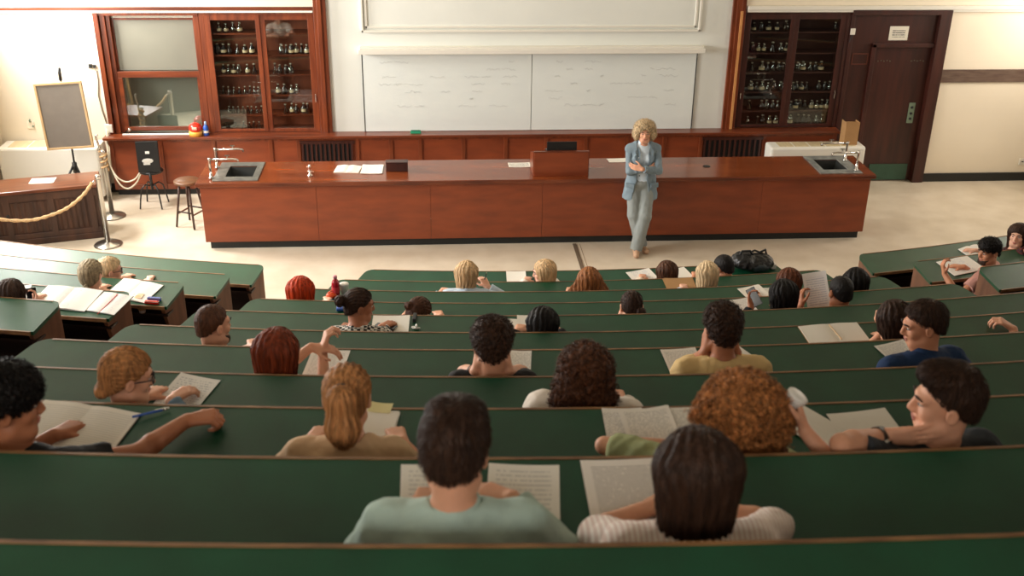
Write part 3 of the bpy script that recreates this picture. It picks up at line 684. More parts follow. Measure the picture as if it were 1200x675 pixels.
# easel with grey board
def seg(px, py, y): return at_y(px, py, y)
bc = at_y(76, 135, 14.1)
root = thing('easel', 'black tripod easel holding a grey felt board in a pale frame', 'easel', (-4.81, 14.12, 0))
bw, bh = .285, .42; lb = np.array([bc[0] + 4.81, -.05, bc[2]]); ang = .06
def rot2(x, z): return (lb[0] + x * math.cos(ang) - z * math.sin(ang), lb[1] - z * -.06, lb[2] + x * math.sin(ang) + z * math.cos(ang))
def slab(x0, x1, z0, z1, y0, y1):
    v = []
    for yy in (y0, y1):
        for x, z in ((x0, z0), (x1, z0), (x1, z1), (x0, z1)): q = rot2(x, z); v.append((q[0], q[1] + yy, q[2]))
    return v, [(0, 1, 2, 3), (7, 6, 5, 4), (0, 4, 5, 1), (1, 5, 6, 2), (2, 6, 7, 3), (3, 7, 4, 0)]
bo = MB().add(*slab(-bw, bw, -bh, bh, -.008, .012)).build('felt_board', M['grey_board'], root)
b = MB()
for q in ((-bw - .02, -bw + .008, -bh - .02, bh + .02), (bw - .008, bw + .02, -bh - .02, bh + .02), (-bw, bw, -bh - .02, -bh + .008), (-bw, bw, bh - .008, bh + .02)): b.add(*slab(q[0], q[1], q[2], q[3], -.02, .016))
b.build('board_frame', M['frame_pale'], bo, bevel=.003)
MB().tube([(0, .04, .52), (.005, .04, 1.96)], .013).build('mast', M['black'], root, smooth=True)
MB().tube([(.004, .04, 1.86), (.005, .04, 2.02)], .02).build('top_clamp', M['black'], root, smooth=True)
MB().tube([(0, .04, .60), (0, .04, .74)], .032, 12).build('hub', M['black'], root, smooth=True)
for x, y in ((-.30, -.16), (.22, -.05), (.02, .42)):
    MB().tube([(x * .06, .04, .70), (x * .55, .04 + (y - .04) * .5, .42), (x, y, .01)], [.016, .014, .013]).build('leg', M['black'], root, smooth=True)
# rope barrier
def stanchion(x, y, label, wrap):
    t = thing('rope_stanchion', label, 'post', (x, y, 0))
    MB().lathe([(.175, 0), (.178, .008), (.16, .022), (.05, .034), (.03, .05)], n=36).build('base', M['metal'], t, smooth=True)
    MB().lathe([(.032, .045), (.032, .88), (.034, .885), (.034, .895), (.03, .9)], n=20).build('pole', M['metal'], t, smooth=True)
    MB().lathe([(.036, .895), (.037, .93), (.025, .945)], n=20).build('cap', M['chrome'], t, smooth=True)
    if wrap:
        MB().tube([(-.03, 0, .95), (-.05, .0, 1.06), (-.06, 0, 1.14), (-.03, 0, 1.15)], .014).build('hook', M['chrome'], t, smooth=True)
    return t
stanchion(-4.17, 13.03, 'steel rope stanchion standing nearest the benches by the oak chest', False)
stanchion(-4.38, 14.05, 'steel rope stanchion standing behind, with a rope coiled on its top', True)
pA = np.array([-4.17, 13.03, .90]); pts = []
pend = at_z(0, 259, .62)
tgt = [(108, 214), (98, 228), (80, 243), (60, 252), (35, 258), (0, 257), (-60, 245)]
for i, (x, y) in enumerate(tgt): pts.append(at_y(x, y, 13.0 - .25 * i / 6 * 1.5))
t = thing('barrier_rope', 'thick beige rope sagging from the front stanchion across the oak chest', 'rope', tuple(pts[0]))
fine = []
for i in range(len(pts) - 1):
    for u in np.linspace(0, 1, 12, endpoint=False):
        P0, P1, P2, P3 = pts[max(i - 1, 0)], pts[i], pts[i + 1], pts[min(i + 2, len(pts) - 1)]
        fine.append(.5 * ((2 * P1) + (-P0 + P2) * u + (2 * P0 - 5 * P1 + 4 * P2 - P3) * u * u + (-P0 + 3 * P1 - 3 * P2 + P3) * u ** 3) - pts[0])
MB().tube(fine, [.021 + .004 * math.sin(i * 1.3) for i in range(len(fine))], 10).build('rope_strand', M['rope'], t, smooth=True)
MB().tube([(-.0, 0, 0), (.02, .0, .01), (.03, .0, .0)], .018).build('rope_hook', M['chrome'], t, smooth=True)
t = thing('coiled_rope', 'beige rope end wound round the top of the rear stanchion', 'rope', (-4.38, 14.05, .66))
MB().tube([(.04 * math.cos(a), .04 * math.sin(a), .012 * a) for a in np.linspace(0, 2 * math.pi * 3.6, 80)], .014, 8).build('rope_strand', M['rope'], t, smooth=True)
# white cables looping behind
t = thing('hanging_cable', 'two looping white cables hanging by the end of the counter', 'cable', (-4.3, 14.75, 0))
for k, pl in enumerate(([(125, 151), (126, 170), (128, 190), (136, 206), (147, 213), (158, 210), (164, 202)], [(126, 152), (128, 172), (130, 195), (140, 215), (150, 221), (160, 214), (165, 203)])):
    q = [at_y(x, y, 14.98 - .10 * min(i_, 3)) - np.array([-4.3, 14.75, 0]) for i_, (x, y) in enumerate(pl)]; ff = []
    for i in range(len(q) - 1):
        for u in np.linspace(0, 1, 6, endpoint=False):
            P0, P1, P2, P3 = q[max(i - 1, 0)], q[i], q[i + 1], q[min(i + 2, len(q) - 1)]
            ff.append(.5 * ((2 * P1) + (-P0 + P2) * u + (2 * P0 - 5 * P1 + 4 * P2 - P3) * u * u + (-P0 + 3 * P1 - 3 * P2 + P3) * u ** 3))
    MB().tube(ff, .011, 8).build('cable_loop', M['cable'], t, smooth=True)
# black swivel chair with square back
root = thing('swivel_stool', 'black metal stool with square black backrest in front of the counter', 'stool', (-3.90, 14.40, 0), .1)
bk = MB().box(-.15, .15, -.02, .0, .50, .94).build('backrest', M['black'], root, bevel=.012); bk.rotation_euler = (R_(-4), 0, 0)
MB().box(-.03, .025, -.024, -.0205, .765, .80).build('white_square', M['cup'], bk)
MB().ellipsoid((-.01, -.022, .665), (.075, .004, .035), 16, 8).box(-.07, .02, -.025, -.02, .61, .635).build('white_emblem', mat('pale emblem', rgb(206, 204, 196), .5), bk)
MB().tube([(0, .01, .50), (0, .04, .25)], .02).build('column', M['black'], root, smooth=True)
MB().lathe([(.15, .46), (.16, .47), (.16, .49), (.14, .5)], (0, .16, 0), n=24).build('seat', M['black'], root, smooth=True)
for k in range(4):
    a = k * math.pi / 2 + .6; ca, sa = math.cos(a), math.sin(a)
    MB().tube([(0 + .01 * ca, .05 + .01 * sa, .30), (.10 * ca, .05 + .10 * sa, .33), (.16 * ca, .05 + .16 * sa, .28), (.19 * ca, .05 + .19 * sa, .15), (.215 * ca, .05 + .215 * sa, .006)], .011, 8).build('leg', M['black'], root, smooth=True)
# wooden stool
root = thing('wooden_stool', 'round wooden stool left of the demonstration bench', 'stool', (-3.24, 13.68, 0))
MB().lathe([(.15, .60), (.17, .605), (.172, .63), (.16, .64)], n=28).build('seat', mat('stool seat', rgb(106, 70, 44), .4, var=.2, scale=(4, 20, 4)), root, smooth=True)
for k in range(4):
    a = k * math.pi / 2 + .35; ca, sa = math.cos(a), math.sin(a)
    MB().tube([(.10 * ca, .10 * sa, .60), (.20 * ca, .20 * sa, 0.006)], [.016, .014]).build('leg', mat('stool leg', rgb(62, 38, 26), .45) if k == 0 else bpy.data.materials['stool leg'], root, smooth=True)
for k in range(4):
    a = k * math.pi / 2 + .35; c2 = a + math.pi / 2; r = .165
    MB().tube([(r * math.cos(a), r * math.sin(a), .22 - .03 * (k % 2)), (r * math.cos(c2), r * math.sin(c2), .22 - .03 * (k % 2))], .011).build('stretcher', M['bench_end'] if k % 2 else M['bench_dark'], root, smooth=True)
# cable cover strip on the floor
a, c = at_z(672, 284, 0), at_z(685, 318, 0)
t = thing('floor_cable_cover', 'dark cable cover strip crossing the pale floor before the front bench', 'cable cover', (a[0], .5 * (a[1] + 11.9), 0))
MB().box(-.02, .03, -.5, .42, 0, .008).build('cover_strip', mat('grey strip', rgb(110, 96, 80), .5, var=.2, scale=(40, 5, 5)), t, bevel=.003); MB().box(.07, .078, -.5, .42, 0, .002).build('joint_line', mat('joint', rgb(150, 132, 108), .6), t)
# chair leg at the right edge
root = thing('folding_chair', 'black metal chair at the far right edge of the floor', 'chair', (9.02 - .35, 14.4, 0), .3)
for s in (-1, 1):
    MB().tube([(-.22, s * .2, .01), (.15, s * .2, .78)], .012).build('leg', M['black'], root, smooth=True); MB().tube([(.2, s * .2, .01), (-.12, s * .2, .45)], .012).build('leg', M['black'], root, smooth=True)
MB().box(-.2, .16, -.2, .2, .44, .47).build('seat', M['black'], root, bevel=.008); MB().box(.10, .13, -.2, .2, .58, .78).build('backrest', M['black'], root, bevel=.008)
root.location.x = 9.17

# ------------------------------------------------------------------ sculpting by distance fields
class Sdf:
    def __init__(s): s.p = []
    def rc(s, a, b, r1, r2, k=.02, op='u', sc=None, fr=None, cut=None):
        """round cone a->b; sc/fr: anisotropic scale in frame fr about a"""
        s.p.append(('rc', np.array(a, float), np.array(b, float), r1, r2, k, op, sc, fr, cut)); return s
    def el(s, c, r, k=.02, op='u', fr=None):
        s.p.append(('el', np.array(c, float), np.array(r, float), 0, 0, k, op, None, fr, None)); return s
    def fn(s, f, lo, hi, k=.0, op='i'):
        s.p.append(('fn', np.array(lo, float), np.array(hi, float), f, 0, k, op, None, None, None)); return s
    @staticmethod
    def _rc(P, a, b, r1, r2):
        ba = b - a; l2 = ba @ ba
        if l2 < 1e-10: return np.linalg.norm(P - a, axis=-1) - max(r1, r2)
        rr = r1 - r2; a2 = l2 - rr * rr; il2 = 1 / l2
        if a2 <= 0: return np.linalg.norm(P - (a if r1 > r2 else b), axis=-1) - max(r1, r2)
        pa = P - a; y = pa @ ba; z = y - l2
        q = pa * l2 - y[..., None] * ba; x2 = (q * q).sum(-1); y2 = y * y * l2; z2 = z * z * l2
        kk = math.copysign(1, rr) * rr * rr * x2
        d = (np.sqrt(x2 * a2 * il2) + y * rr) * il2 - r1
        d = np.where(np.sign(y) * a2 * y2 < kk, np.sqrt(x2 + y2) * il2 - r1, d)
        return np.where(np.sign(z) * a2 * z2 > kk, np.sqrt(x2 + z2) * il2 - r2, d)
    def box(s, q):
        t, a, b, r1, r2, k, op, sc, fr, cut = q
        if t == 'rc':
            m = max(r1, r2) * (max(sc) if sc is not None else 1); return np.minimum(a, b) - m, np.maximum(a, b) + m
        if t == 'el':
            m = np.abs(fr) @ b if fr is not None else b
            return a - m, a + m
        return a, b
    def mesh(s, h):
        L_, H_ = [], []
        for q in s.p:
            if q[6] == 'u': lo, hi = s.box(q); L_.append(lo); H_.append(hi)
        lo = np.min(L_, 0) - 3 * h; hi = np.max(H_, 0) + 3 * h
        n = np.ceil((hi - lo) / h).astype(int) + 1
        ax = [lo[i] + h * np.arange(n[i]) for i in range(3)]
        D = np.full(n, .08, np.float32)
        for q in s.p:
            t, a, b, r1, r2, k, op, sc, fr, cut = q
            bl, bh = s.box(q); mg = k + 3 * h
            if op == 'i': i0, i1 = np.zeros(3, int), n
            else:
                i0 = np.clip(np.floor((bl - mg - lo) / h).astype(int), 0, n); i1 = np.clip(np.ceil((bh + mg - lo) / h).astype(int) + 1, 0, n)
            if (i1 <= i0).any(): continue
            sl = tuple(slice(i0[i], i1[i]) for i in range(3))
            P = np.stack(np.meshgrid(*[ax[i][sl[i]] for i in range(3)], indexing='ij'), -1)
            if t == 'rc':
                if sc is not None:
                    F = fr if fr is not None else np.eye(3); S = np.array(sc)
                    d = s._rc(((P - a) @ F) / S, np.zeros(3), ((b - a) @ F) / S, r1, r2) * S.min()
                else: d = s._rc(P, a, b, r1, r2)
                if cut is not None: d = np.maximum(d, (P - cut[0]) @ cut[1])
            elif t == 'el':
                Q = (P - a) @ fr if fr is not None else P - a
                g = np.linalg.norm(Q / b, axis=-1); g2 = np.linalg.norm(Q / (b * b), axis=-1)
                d = g * (g - 1) / np.maximum(g2, 1e-6); d = np.where(g < 1e-3, -b.min(), d)
            else: d = r1(P)
            O = D[sl]
            if op == 'u':
                if k > 0: hh = np.maximum(k - np.abs(O - d), 0) / k; D[sl] = np.minimum(O, d) - hh * hh * k * .25
                else: D[sl] = np.minimum(O, d)
            elif op == 's':
                d = -d
                if k > 0: hh = np.maximum(k - np.abs(O - d), 0) / k; D[sl] = np.maximum(O, d) + hh * hh * k * .25
                else: D[sl] = np.maximum(O, d)
            elif op == 'i':
                if k > 0: hh = np.maximum(k - np.abs(O - d), 0) / k; D[sl] = np.maximum(O, d) + hh * hh * k * .25
                else: D[sl] = np.maximum(O, d)
            elif op == 'd': D[sl] = O + np.where(np.abs(O) < .05, d, 0)   # displacement
        s.fld = (D, lo, h); ins = D < 0
        c = np.zeros(n - 1, np.int8)
        for dx in (0, 1):
            for dy in (0, 1):
                for dz in (0, 1): c += ins[dx:n[0] - 1 + dx, dy:n[1] - 1 + dy, dz:n[2] - 1 + dz]
        act = (c > 0) & (c < 8); I = np.argwhere(act)
        if len(I) == 0: return np.zeros((0, 3)), np.zeros((0, 4), int)
        acc = np.zeros((len(I), 3)); cnt = np.zeros(len(I))
        cor = [(x, y, z) for x in (0, 1) for y in (0, 1) for z in (0, 1)]
        val = {q: D[I[:, 0] + q[0], I[:, 1] + q[1], I[:, 2] + q[2]].astype(float) for q in cor}
        for q in cor:
            for ai in range(3):
                if q[ai]: continue
                p = list(q); p[ai] = 1; p = tuple(p); va, vb = val[q], val[p]
                m = (va < 0) != (vb < 0); tt = np.where(m, va / np.where(m, va - vb, 1), 0)
                pos = np.array(q, float)[None] + tt[:, None] * np.eye(3)[ai]
                acc += np.where(m[:, None], pos, 0); cnt += m
        V = lo + h * (I + acc / cnt[:, None])
        idx = np.full(n - 1, -1, np.int64); idx[act] = np.arange(len(I))
        F = []
        for ai in range(3):
            b1, b2 = (ai + 1) % 3, (ai + 2) % 3
            sa = [slice(None)] * 3; sb = [slice(None)] * 3; sa[ai] = slice(0, -1); sb[ai] = slice(1, None)
            A = ins[tuple(sa)]; B = ins[tuple(sb)]
            E_ = np.argwhere(A != B); E_ = E_[(E_[:, b1] > 0) & (E_[:, b2] > 0) & (E_[:, b1] < n[b1] - 1) & (E_[:, b2] < n[b2] - 1)]
            flip = A[E_[:, 0], E_[:, 1], E_[:, 2]]
            def g(o1, o2):
                q = E_.copy(); q[:, b1] -= o1; q[:, b2] -= o2; return idx[q[:, 0], q[:, 1], q[:, 2]]
            qd = np.stack([g(1, 1), g(0, 1), g(0, 0), g(1, 0)], 1)
            qd[~flip] = qd[~flip][:, ::-1]; F.append(qd)
        F = np.concatenate(F); F = F[(F >= 0).all(1)]
        return V, F
    def build(s, name, m, parent, h, smooth=True, lock=None):
        V, F = s.mesh(h)
        if lock and len(V):
            V2, F2 = strands(V, F, s.fld, *lock); F = np.concatenate([F, F2 + len(V)]); V = np.concatenate([V, V2])
        me = bpy.data.meshes.new(name)
        me.vertices.add(len(V)); me.vertices.foreach_set('co', V.astype(np.float32).ravel())
        me.loops.add(F.size); me.loops.foreach_set('vertex_index', F.ravel().astype(np.int32))
        me.polygons.add(len(F)); me.polygons.foreach_set('loop_start', np.arange(0, F.size, 4, dtype=np.int32))
        me.update(calc_edges=True); me.validate()
        me.polygons.foreach_set('use_smooth', np.ones(len(me.polygons), bool))
        me.materials.append(m); o = bpy.data.objects.new(name, me); C.objects.link(o); o.parent = parent
        return o

def strands(V, Fq, fld, N, kind, down, hc, HF, sc, rnd):
    """loose locks lying along the hair surface, returned as extra vertices and quads"""
    D, lo, h = fld; n_ = np.array(D.shape)
    def samp(q):
        x = np.clip((q - lo) / h, 0, n_ - 1.001); i = x.astype(int); f = x - i; r = 0
        for a in (0, 1):
            for b in (0, 1):
                for c in (0, 1):
                    w_ = (f[:, 0] if a else 1 - f[:, 0]) * (f[:, 1] if b else 1 - f[:, 1]) * (f[:, 2] if c else 1 - f[:, 2])
                    r = r + w_ * D[i[:, 0] + a, i[:, 1] + b, i[:, 2] + c]
        return r
    def grad(q):
        e = h * 1.5; g = np.stack([samp(q + e * np.eye(3)[k]) - samp(q - e * np.eye(3)[k]) for k in range(3)], 1)
        return g / (np.linalg.norm(g, axis=1)[:, None] + 1e-9)
    crown = hc + HF @ (np.array([.01, -.06, .12]) * sc)
    p = V[rnd.integers(0, len(V), N)] + rnd.normal(0, .001, (N, 3))
    L_, r0, lift, seg = {'straight': (.085, .0013, .004, 7), 'short': (.030, .0013, .010, 4), 'curl': (.046, .0019, .012, 9), 'tight': (.024, .0016, .009, 7), 'crop': (.007, .0009, .003, 3)}[kind]
    Ls = (L_ * rnd.uniform(.6, 1.35, N))[:, None]; ph = rnd.uniform(0, 6.28, N)[:, None]
    jit = rnd.normal(0, .45 if kind in ('curl', 'tight') else .30 if kind == 'short' else .07, (N, 3)); q = p.copy(); vs = []
    for i in range(seg + 1):
        t = i / seg; n = grad(q); d = samp(q)[:, None]; q = q - n * np.clip(d - .0006, -.01, .01)
        away = q - crown; away /= (np.linalg.norm(away, axis=1)[:, None] + 1e-9); hz = np.clip(((q - hc) @ HF[:, 2]) / (.11 * sc), 0, 1)[:, None]
        g = away * (.2 + hz) + np.array(down)[None] * (1.0 - .7 * hz) + jit; g -= n * (g * n).sum(1)[:, None]; g /= (np.linalg.norm(g, axis=1)[:, None] + 1e-9)
        side = np.cross(n, g); o = q + n * lift * t * (1 if kind != 'straight' else (ph > 5.4))
        if kind in ('curl', 'tight'): o = o + (.0075 if kind == 'curl' else .004) * (np.sin(ph + t * 9) * side + np.cos(ph + t * 9) * n)
        r = r0 * (1 - .75 * t); vs += [o + r * side, o - r * .6 * side + r * n, o - r * .6 * side - r * n * .6]
        q = q + g * Ls / seg
    W_ = np.stack(vs, 1); M_ = 3 * (seg + 1); base = (np.arange(N) * M_)[:, None]; fs = []
    for i in range(seg):
        for j in range(3): fs.append(np.stack([base[:, 0] + 3 * i + j, base[:, 0] + 3 * i + (j + 1) % 3, base[:, 0] + 3 * i + 3 + (j + 1) % 3, base[:, 0] + 3 * i + 3 + j], 1))
    return W_.reshape(-1, 3), np.concatenate(fs)
def nrm(v): v = np.array(v, float); return v / np.linalg.norm(v)
def rotm(yaw, pitch, roll):
    """head frame: columns right, forward, up; yaw left +, pitch nose-down +, roll to the right +"""
    cy, sy = math.cos(yaw), math.sin(yaw); cp, sp = math.cos(pitch), math.sin(pitch); cr, sr = math.cos(roll), math.sin(roll)
    Y = np.array([[cy, -sy, 0], [sy, cy, 0], [0, 0, 1]]); X = np.array([[1, 0, 0], [0, cp, sp], [0, -sp, cp]]); Z = np.array([[cr, 0, sr], [0, 1, 0], [-sr, 0, cr]])
    return Y @ X @ Z
def ik(S, W, l1, l2, pole):
    S = np.array(S, float); W = np.array(W, float); d = W - S; L_ = np.linalg.norm(d); u = d / L_
    if L_ > (l1 + l2) * .985: W = S + u * (l1 + l2) * .985; L_ = (l1 + l2) * .985
    a = (l1 * l1 - l2 * l2 + L_ * L_) / (2 * L_); hh = math.sqrt(max(0, l1 * l1 - a * a))
    p = np.array(pole, float); p = p - u * (p @ u); p = p / (np.linalg.norm(p) + 1e-9)
    return S + u * a + p * hh, W

def hand_sdf(S, Wp, d, n, side, sc=1., curl=.5, k0=.012, fingers=None):
    """wrist Wp, finger direction d, palm normal n (the way the palm faces), side +1 right / -1 left"""
    d = nrm(d); n = np.array(n, float); n = nrm(n - d * (n @ d)); t = np.cross(d, n) * 1.0   # sideways
    # thumb side: for a right hand palm-down pointing forward, the thumb is on the left
    th = nrm(np.cross(n, d)) * (-1 if side > 0 else 1)   # points to the thumb
    P = lambda a, b, c: Wp + sc * (a * d + b * th + c * n)
    for b, L0 in ((.030, .088), (.010, .092), (-.010, .088), (-.028, .080)):
        S.rc(P(-.005, b * .55, 0), P(L0, b, 0), .015 * sc, .0115 * sc, k=k0)
    S.rc(P(.02, .018, .008), P(.05, .03, .01), .016 * sc, .012 * sc, k=k0)
    lens = ((.030, .043, .026, .020), (.010, .047, .030, .021), (-.010, .044, .028, .021), (-.028, .034, .021, .018))
    bases = (.088, .092, .088, .080)
    for i, (b, l1, l2, l3) in enumerate(lens):
        cu = curl if fingers is None else fingers[i]
        p = P(bases[i], b, 0); ang = 0; sp = (b - 0.001) * 1.2
        for j, (l, r0, r1) in enumerate(((l1, .0098, .0088), (l2, .0088, .008), (l3, .008, .0068))):
            ang += cu * (.75, 1.0, .7)[j]
            q = p + sc * l * (math.cos(ang) * d + math.sin(ang) * n + sp * th * (1 - .5 * cu))
            S.rc(p, q, r0 * sc, r1 * sc, k=.004); p = q
    tp = P(.022, .026, .006); q1 = tp + sc * .040 * nrm(.62 * d + .72 * th + .25 * n); q2 = q1 + sc * .032 * nrm(.85 * d + .35 * th + .35 * n); q3 = q2 + sc * .024 * nrm(.95 * d + .05 * th + .35 * n)
    S.rc(tp, q1, .0135 * sc, .011 * sc, k=.008); S.rc(q1, q2, .0105 * sc, .009 * sc, k=.004); S.rc(q2, q3, .009 * sc, .0075 * sc, k=.004)

SKIN = {'fair': (214, 158, 128), 'warm': (196, 136, 104), 'tan': (168, 108, 76), 'pale': (224, 172, 146)}
for kk_, c_ in list(SKIN.items()): M['skin_' + kk_] = mat('skin ' + kk_, rgb(*c_), .55, var=.05, scale=(18, 18, 18), sss=.12, spec=.35)
HAIRC = {'black': (20, 15, 13), 'dark': (58, 38, 27), 'brown': (84, 52, 34), 'chestnut': (98, 54, 32), 'auburn': (124, 54, 28), 'red': (186, 62, 24), 'blond': (232, 196, 150), 'paleblond': (238, 210, 168), 'honey': (184, 130, 82), 'grey': (170, 154, 126), 'curlbrown': (176, 118, 70), 'ombre': (150, 96, 56)}
for kk_, c_ in list(HAIRC.items()):
    M['hair_' + kk_] = mat('hair ' + kk_, rgb(*[v * .74 for v in c_]), .55, col2=rgb(*[v * min(1.18, 252 / max(c_)) for v in c_]), scale=(70, 70, 9), bump=.5, bscale=(170, 170, 14), spec=.25)
    M['curl_' + kk_] = mat('curls ' + kk_, rgb(*[v * .60 for v in c_]), .5, col2=rgb(*[v * min(1.3, 252 / max(c_)) for v in c_]), scale=(60, 60, 45), bump=.6, bscale=(120, 120, 90), spec=.2)
M['eye_white'] = mat('eye white', rgb(196, 186, 176), .3); M['iris'] = mat('iris', rgb(48, 34, 24), .15); M['lip'] = mat('lips', rgb(170, 100, 86), .5); M['brow'] = mat('eyebrow', rgb(48, 32, 24), .7)
M['denim'] = mat('dark trousers', rgb(48, 52, 62), .8, var=.1); M['shoe'] = mat('shoe', rgb(38, 34, 32), .5)
def cloth(name, col, **k): return mat(name, rgb(*col), k.pop('rough', .85), var=k.pop('var', .06), scale=k.pop('scale', (6, 6, 6)), bump=.12, bscale=(30, 30, 30), spec=.25, sss=0)

def wob(P, f): return np.sin(P[..., 0] * f + 1.7 * np.sin(P[..., 1] * f * .6)) * np.sin(P[..., 1] * f * 1.1 + 1.3 * np.sin(P[..., 2] * f * .5)) * np.sin(P[..., 2] * f * .9 + 1.5 * np.sin(P[..., 0] * f * .7))

def head_parts(root, S, hc, HF, sc, face, h, hair, hmat, skinmat, down, beard=None, glasses=False, brow=True, lipm=None):
    """adds the head to skin field S and builds hair, eyes, brows, beard, glasses"""
    def W(x, y, z): return hc + HF @ (np.array([x, y, z]) * sc)
    S.el(W(0, -.013, .036), np.array([.074, .093, .080]) * sc, k=.02, fr=HF)
    S.el(W(0, .026, -.030), np.array([.058, .066, .082]) * sc, k=.03, fr=HF)
    S.rc(W(-.022, .066, -.090), W(.022, .066, -.090), .024 * sc, .024 * sc, k=.03)
    for s in (-1, 1):
        S.rc(W(s * .05, .01, -.07), W(s * .03, .055, -.092), .022 * sc, .02 * sc, k=.03)
        S.el(W(s * .040, .062, -.022), np.array([.022, .02, .022]) * sc, k=.02, fr=HF)
        S.rc(W(s * .012, .086, .030), W(s * .045, .070, .028), .012 * sc, .010 * sc, k=.015)
        S.el(W(s * .031, .095, .010), np.array([.016, .012, .010]) * sc, k=.012, op='s', fr=HF)
        S.rc(W(s * .018, .0905, .0195), W(s * .045, .080, .0165), .0050 * sc, .0045 * sc, k=.004)
        S.el(W(s * .012, .098, -.030), np.array([.009, .010, .008]) * sc, k=.006, fr=HF)
        S.el(W(s * .081, -.012, -.004), np.array([.012, .021, .033]) * sc, k=.006, fr=HF)
        S.el(W(s * .092, -.006, -.002), np.array([.006, .010, .018]) * sc, k=.004, op='s', fr=HF)
    S.rc(W(0, .086, .022), W(0, .108, -.022), .009 * sc, .012 * sc, k=.010)
    S.el(W(0, .090, -.054), np.array([.020, .010, .006]) * sc, k=.006, fr=HF); S.el(W(0, .086, -.068), np.array([.018, .010, .007]) * sc, k=.006, fr=HF)
    if face:
        for s in (-1, 1):
            b = MB(); b.ellipsoid(W(s * .031, .078, .010), np.array([.0120, .0118, .0092]) * sc, 12, 8, HF); e = b.build('eyeball', M['eye_white'], root, smooth=True)
            b = MB(); b.ellipsoid(W(s * .031, .0878, .009), np.array([.0060, .0035, .0060]) * sc, 10, 6, HF); b.build('iris', M['iris'], e, smooth=True)
            b = MB(); b.tube([W(s * .014, .0985, .030), W(s * .032, .097, .036), W(s * .050, .080, .029)], [.0035 * sc, .0045 * sc, .002 * sc], 8); b.build('eyebrow', M['brow'], root, smooth=True)
        b = MB(); b.ellipsoid(W(0, .094, -.055), np.array([.021, .009, .005]) * sc, 14, 6, HF); b.ellipsoid(W(0, .091, -.066), np.array([.018, .009, .006]) * sc, 14, 6, HF); b.build('lips', lipm or M['lip'], root, smooth=True)
    if beard:
        B = Sdf(); B.el(W(0, .030, -.050), np.array([.0625, .066, .072]) * sc, k=.02, fr=HF); B.rc(W(-.024, .070, -.094), W(.024, .070, -.094), .027 * sc, .027 * sc, k=.03)
        B.fn(lambda P: ((P - hc) @ HF) @ np.array([0, .25, 1.]) / 1.03 + .040 * sc, hc - .2, hc + .2, k=.01)
        B.el(W(0, .1, -.060), np.array([.022, .02, .012]) * sc, k=.008, op='s', fr=HF)
        B.fn(lambda P: .003 * wob(P, 260), hc - .2, hc + .2, op='d'); B.build('beard', beard, root, h * .8)
    if glasses:
        b = MB()
        for s in (-1, 1):
            b.tube([W(s * .033 + .026 * math.cos(a), .104 - .01 * abs(s * .033 + .026 * math.cos(a)) / .06, .008 + .023 * math.sin(a)) for a in np.linspace(0, 2 * math.pi, 16, endpoint=False)], .0025 * sc, 6, closed=True)
            b.tube([W(s * .060, .094, .012), W(s * .084, .04, .014), W(s * .082, -.02, .008)], .0025 * sc, 6)
        b.tube([W(-.008, .104, .012), W(.008, .104, .012)], .0025 * sc, 6); b.build('glasses', M['kick'], root, smooth=True)
    # ---- hair
    if not hair: return
    st = hair['style']; T = hair.get('t', .012); Hh = Sdf(); top = .036
    Hh.el(W(0, -.016, top + .004), np.array([.076 + T * (.5 if st in ('quiff', 'short') else 1), .094 + T, .082 + T]) * sc, k=.01, fr=HF)
    Hh.el(W(0, -.045, -.025), np.array([.064 + T * (.3 if st in ('short', 'quiff', 'crop', 'curly_short') else .7), .056 + T * (.3 if st in ('short', 'quiff', 'crop', 'curly_short') else .6), .075]) * sc, k=.03, fr=HF)
    toL = lambda P: ((P - hc) @ HF) / sc
    def plane(n, c):  # keep n.p > c
        n = nrm(n); Hh.fn(lambda P: -(toL(P) @ n - c) * sc, hc - 1, hc + 1, k=.008)
    short_n = (0, -.145, .178); short_c = .0105 + hair.get('line', 0.)
    dn = nrm(down); lk = .28 if h > .007 else .6 if h > .006 else 1.; rg = np.random.default_rng(5)
    if st in ('short', 'quiff', 'curly_short', 'crop'):
        if st == 'quiff':
            Hh.el(W(.0, .045, .105), np.array([.062, .05, .032]) * sc, k=.025, fr=HF); Hh.el(W(0, -.01, .112), np.array([.066, .075, .026]) * sc, k=.03, fr=HF)
        plane(short_n, short_c)
        if st == 'curly_short': Hh.el(W(0, .0, .07), np.array([.088 + T * .6, .095 + T * .5, .072 + T * .5]) * sc, k=.02, fr=HF)
        for s in (-1, 1): Hh.el(W(s * .098, -.010, -.012), np.array([.034, .032, .042]) * sc, k=.006, op='s', fr=HF)
        if st == 'curly_short':
            Hh.fn(lambda P: .008 * wob(P, 150) + .004 * wob(P + 3.1, 290), hc - .5, hc + .5, op='d')
        else: Hh.fn(lambda P: .0022 * np.sin(np.arctan2(toL(P)[..., 0], toL(P)[..., 1] + .03) * 34 + 5 * wob(P, 40)) + .002 * wob(P, 90), hc - .5, hc + .5, op='d')
    elif st in ('long', 'bob', 'curly_long'):
        Ln = hair.get('len', .30); wd = hair.get('w', .085)
        base = W(0, -.045, .02)
        fr = np.stack([HF[:, 0], np.cross(dn, HF[:, 0]) / np.linalg.norm(np.cross(dn, HF[:, 0])), dn], 1)
        Hh.rc(base, base + dn * Ln * sc + HF[:, 1] * -.02, .062 + T, .055 + T * .5, k=.05, sc=(wd / .062, 1., 1.), fr=fr)
        if hair.get('flare'): Hh.rc(base + dn * min(.05, hair.get('fd', 1) * .2) * sc, base + dn * hair.get('fd', max(.15, Ln * .75)) * sc - HF[:, 1] * .01, .034, .06, k=.05, sc=(hair['flare'] / .06, .9, 1.), fr=fr)
        for s in (-1, 1): Hh.rc(W(s * .068, .01, .045), W(s * .068, .0, .03) + dn * min(Ln, .22) * .75 * sc, .022 + T * .4, .018 + T * .3, k=.03)
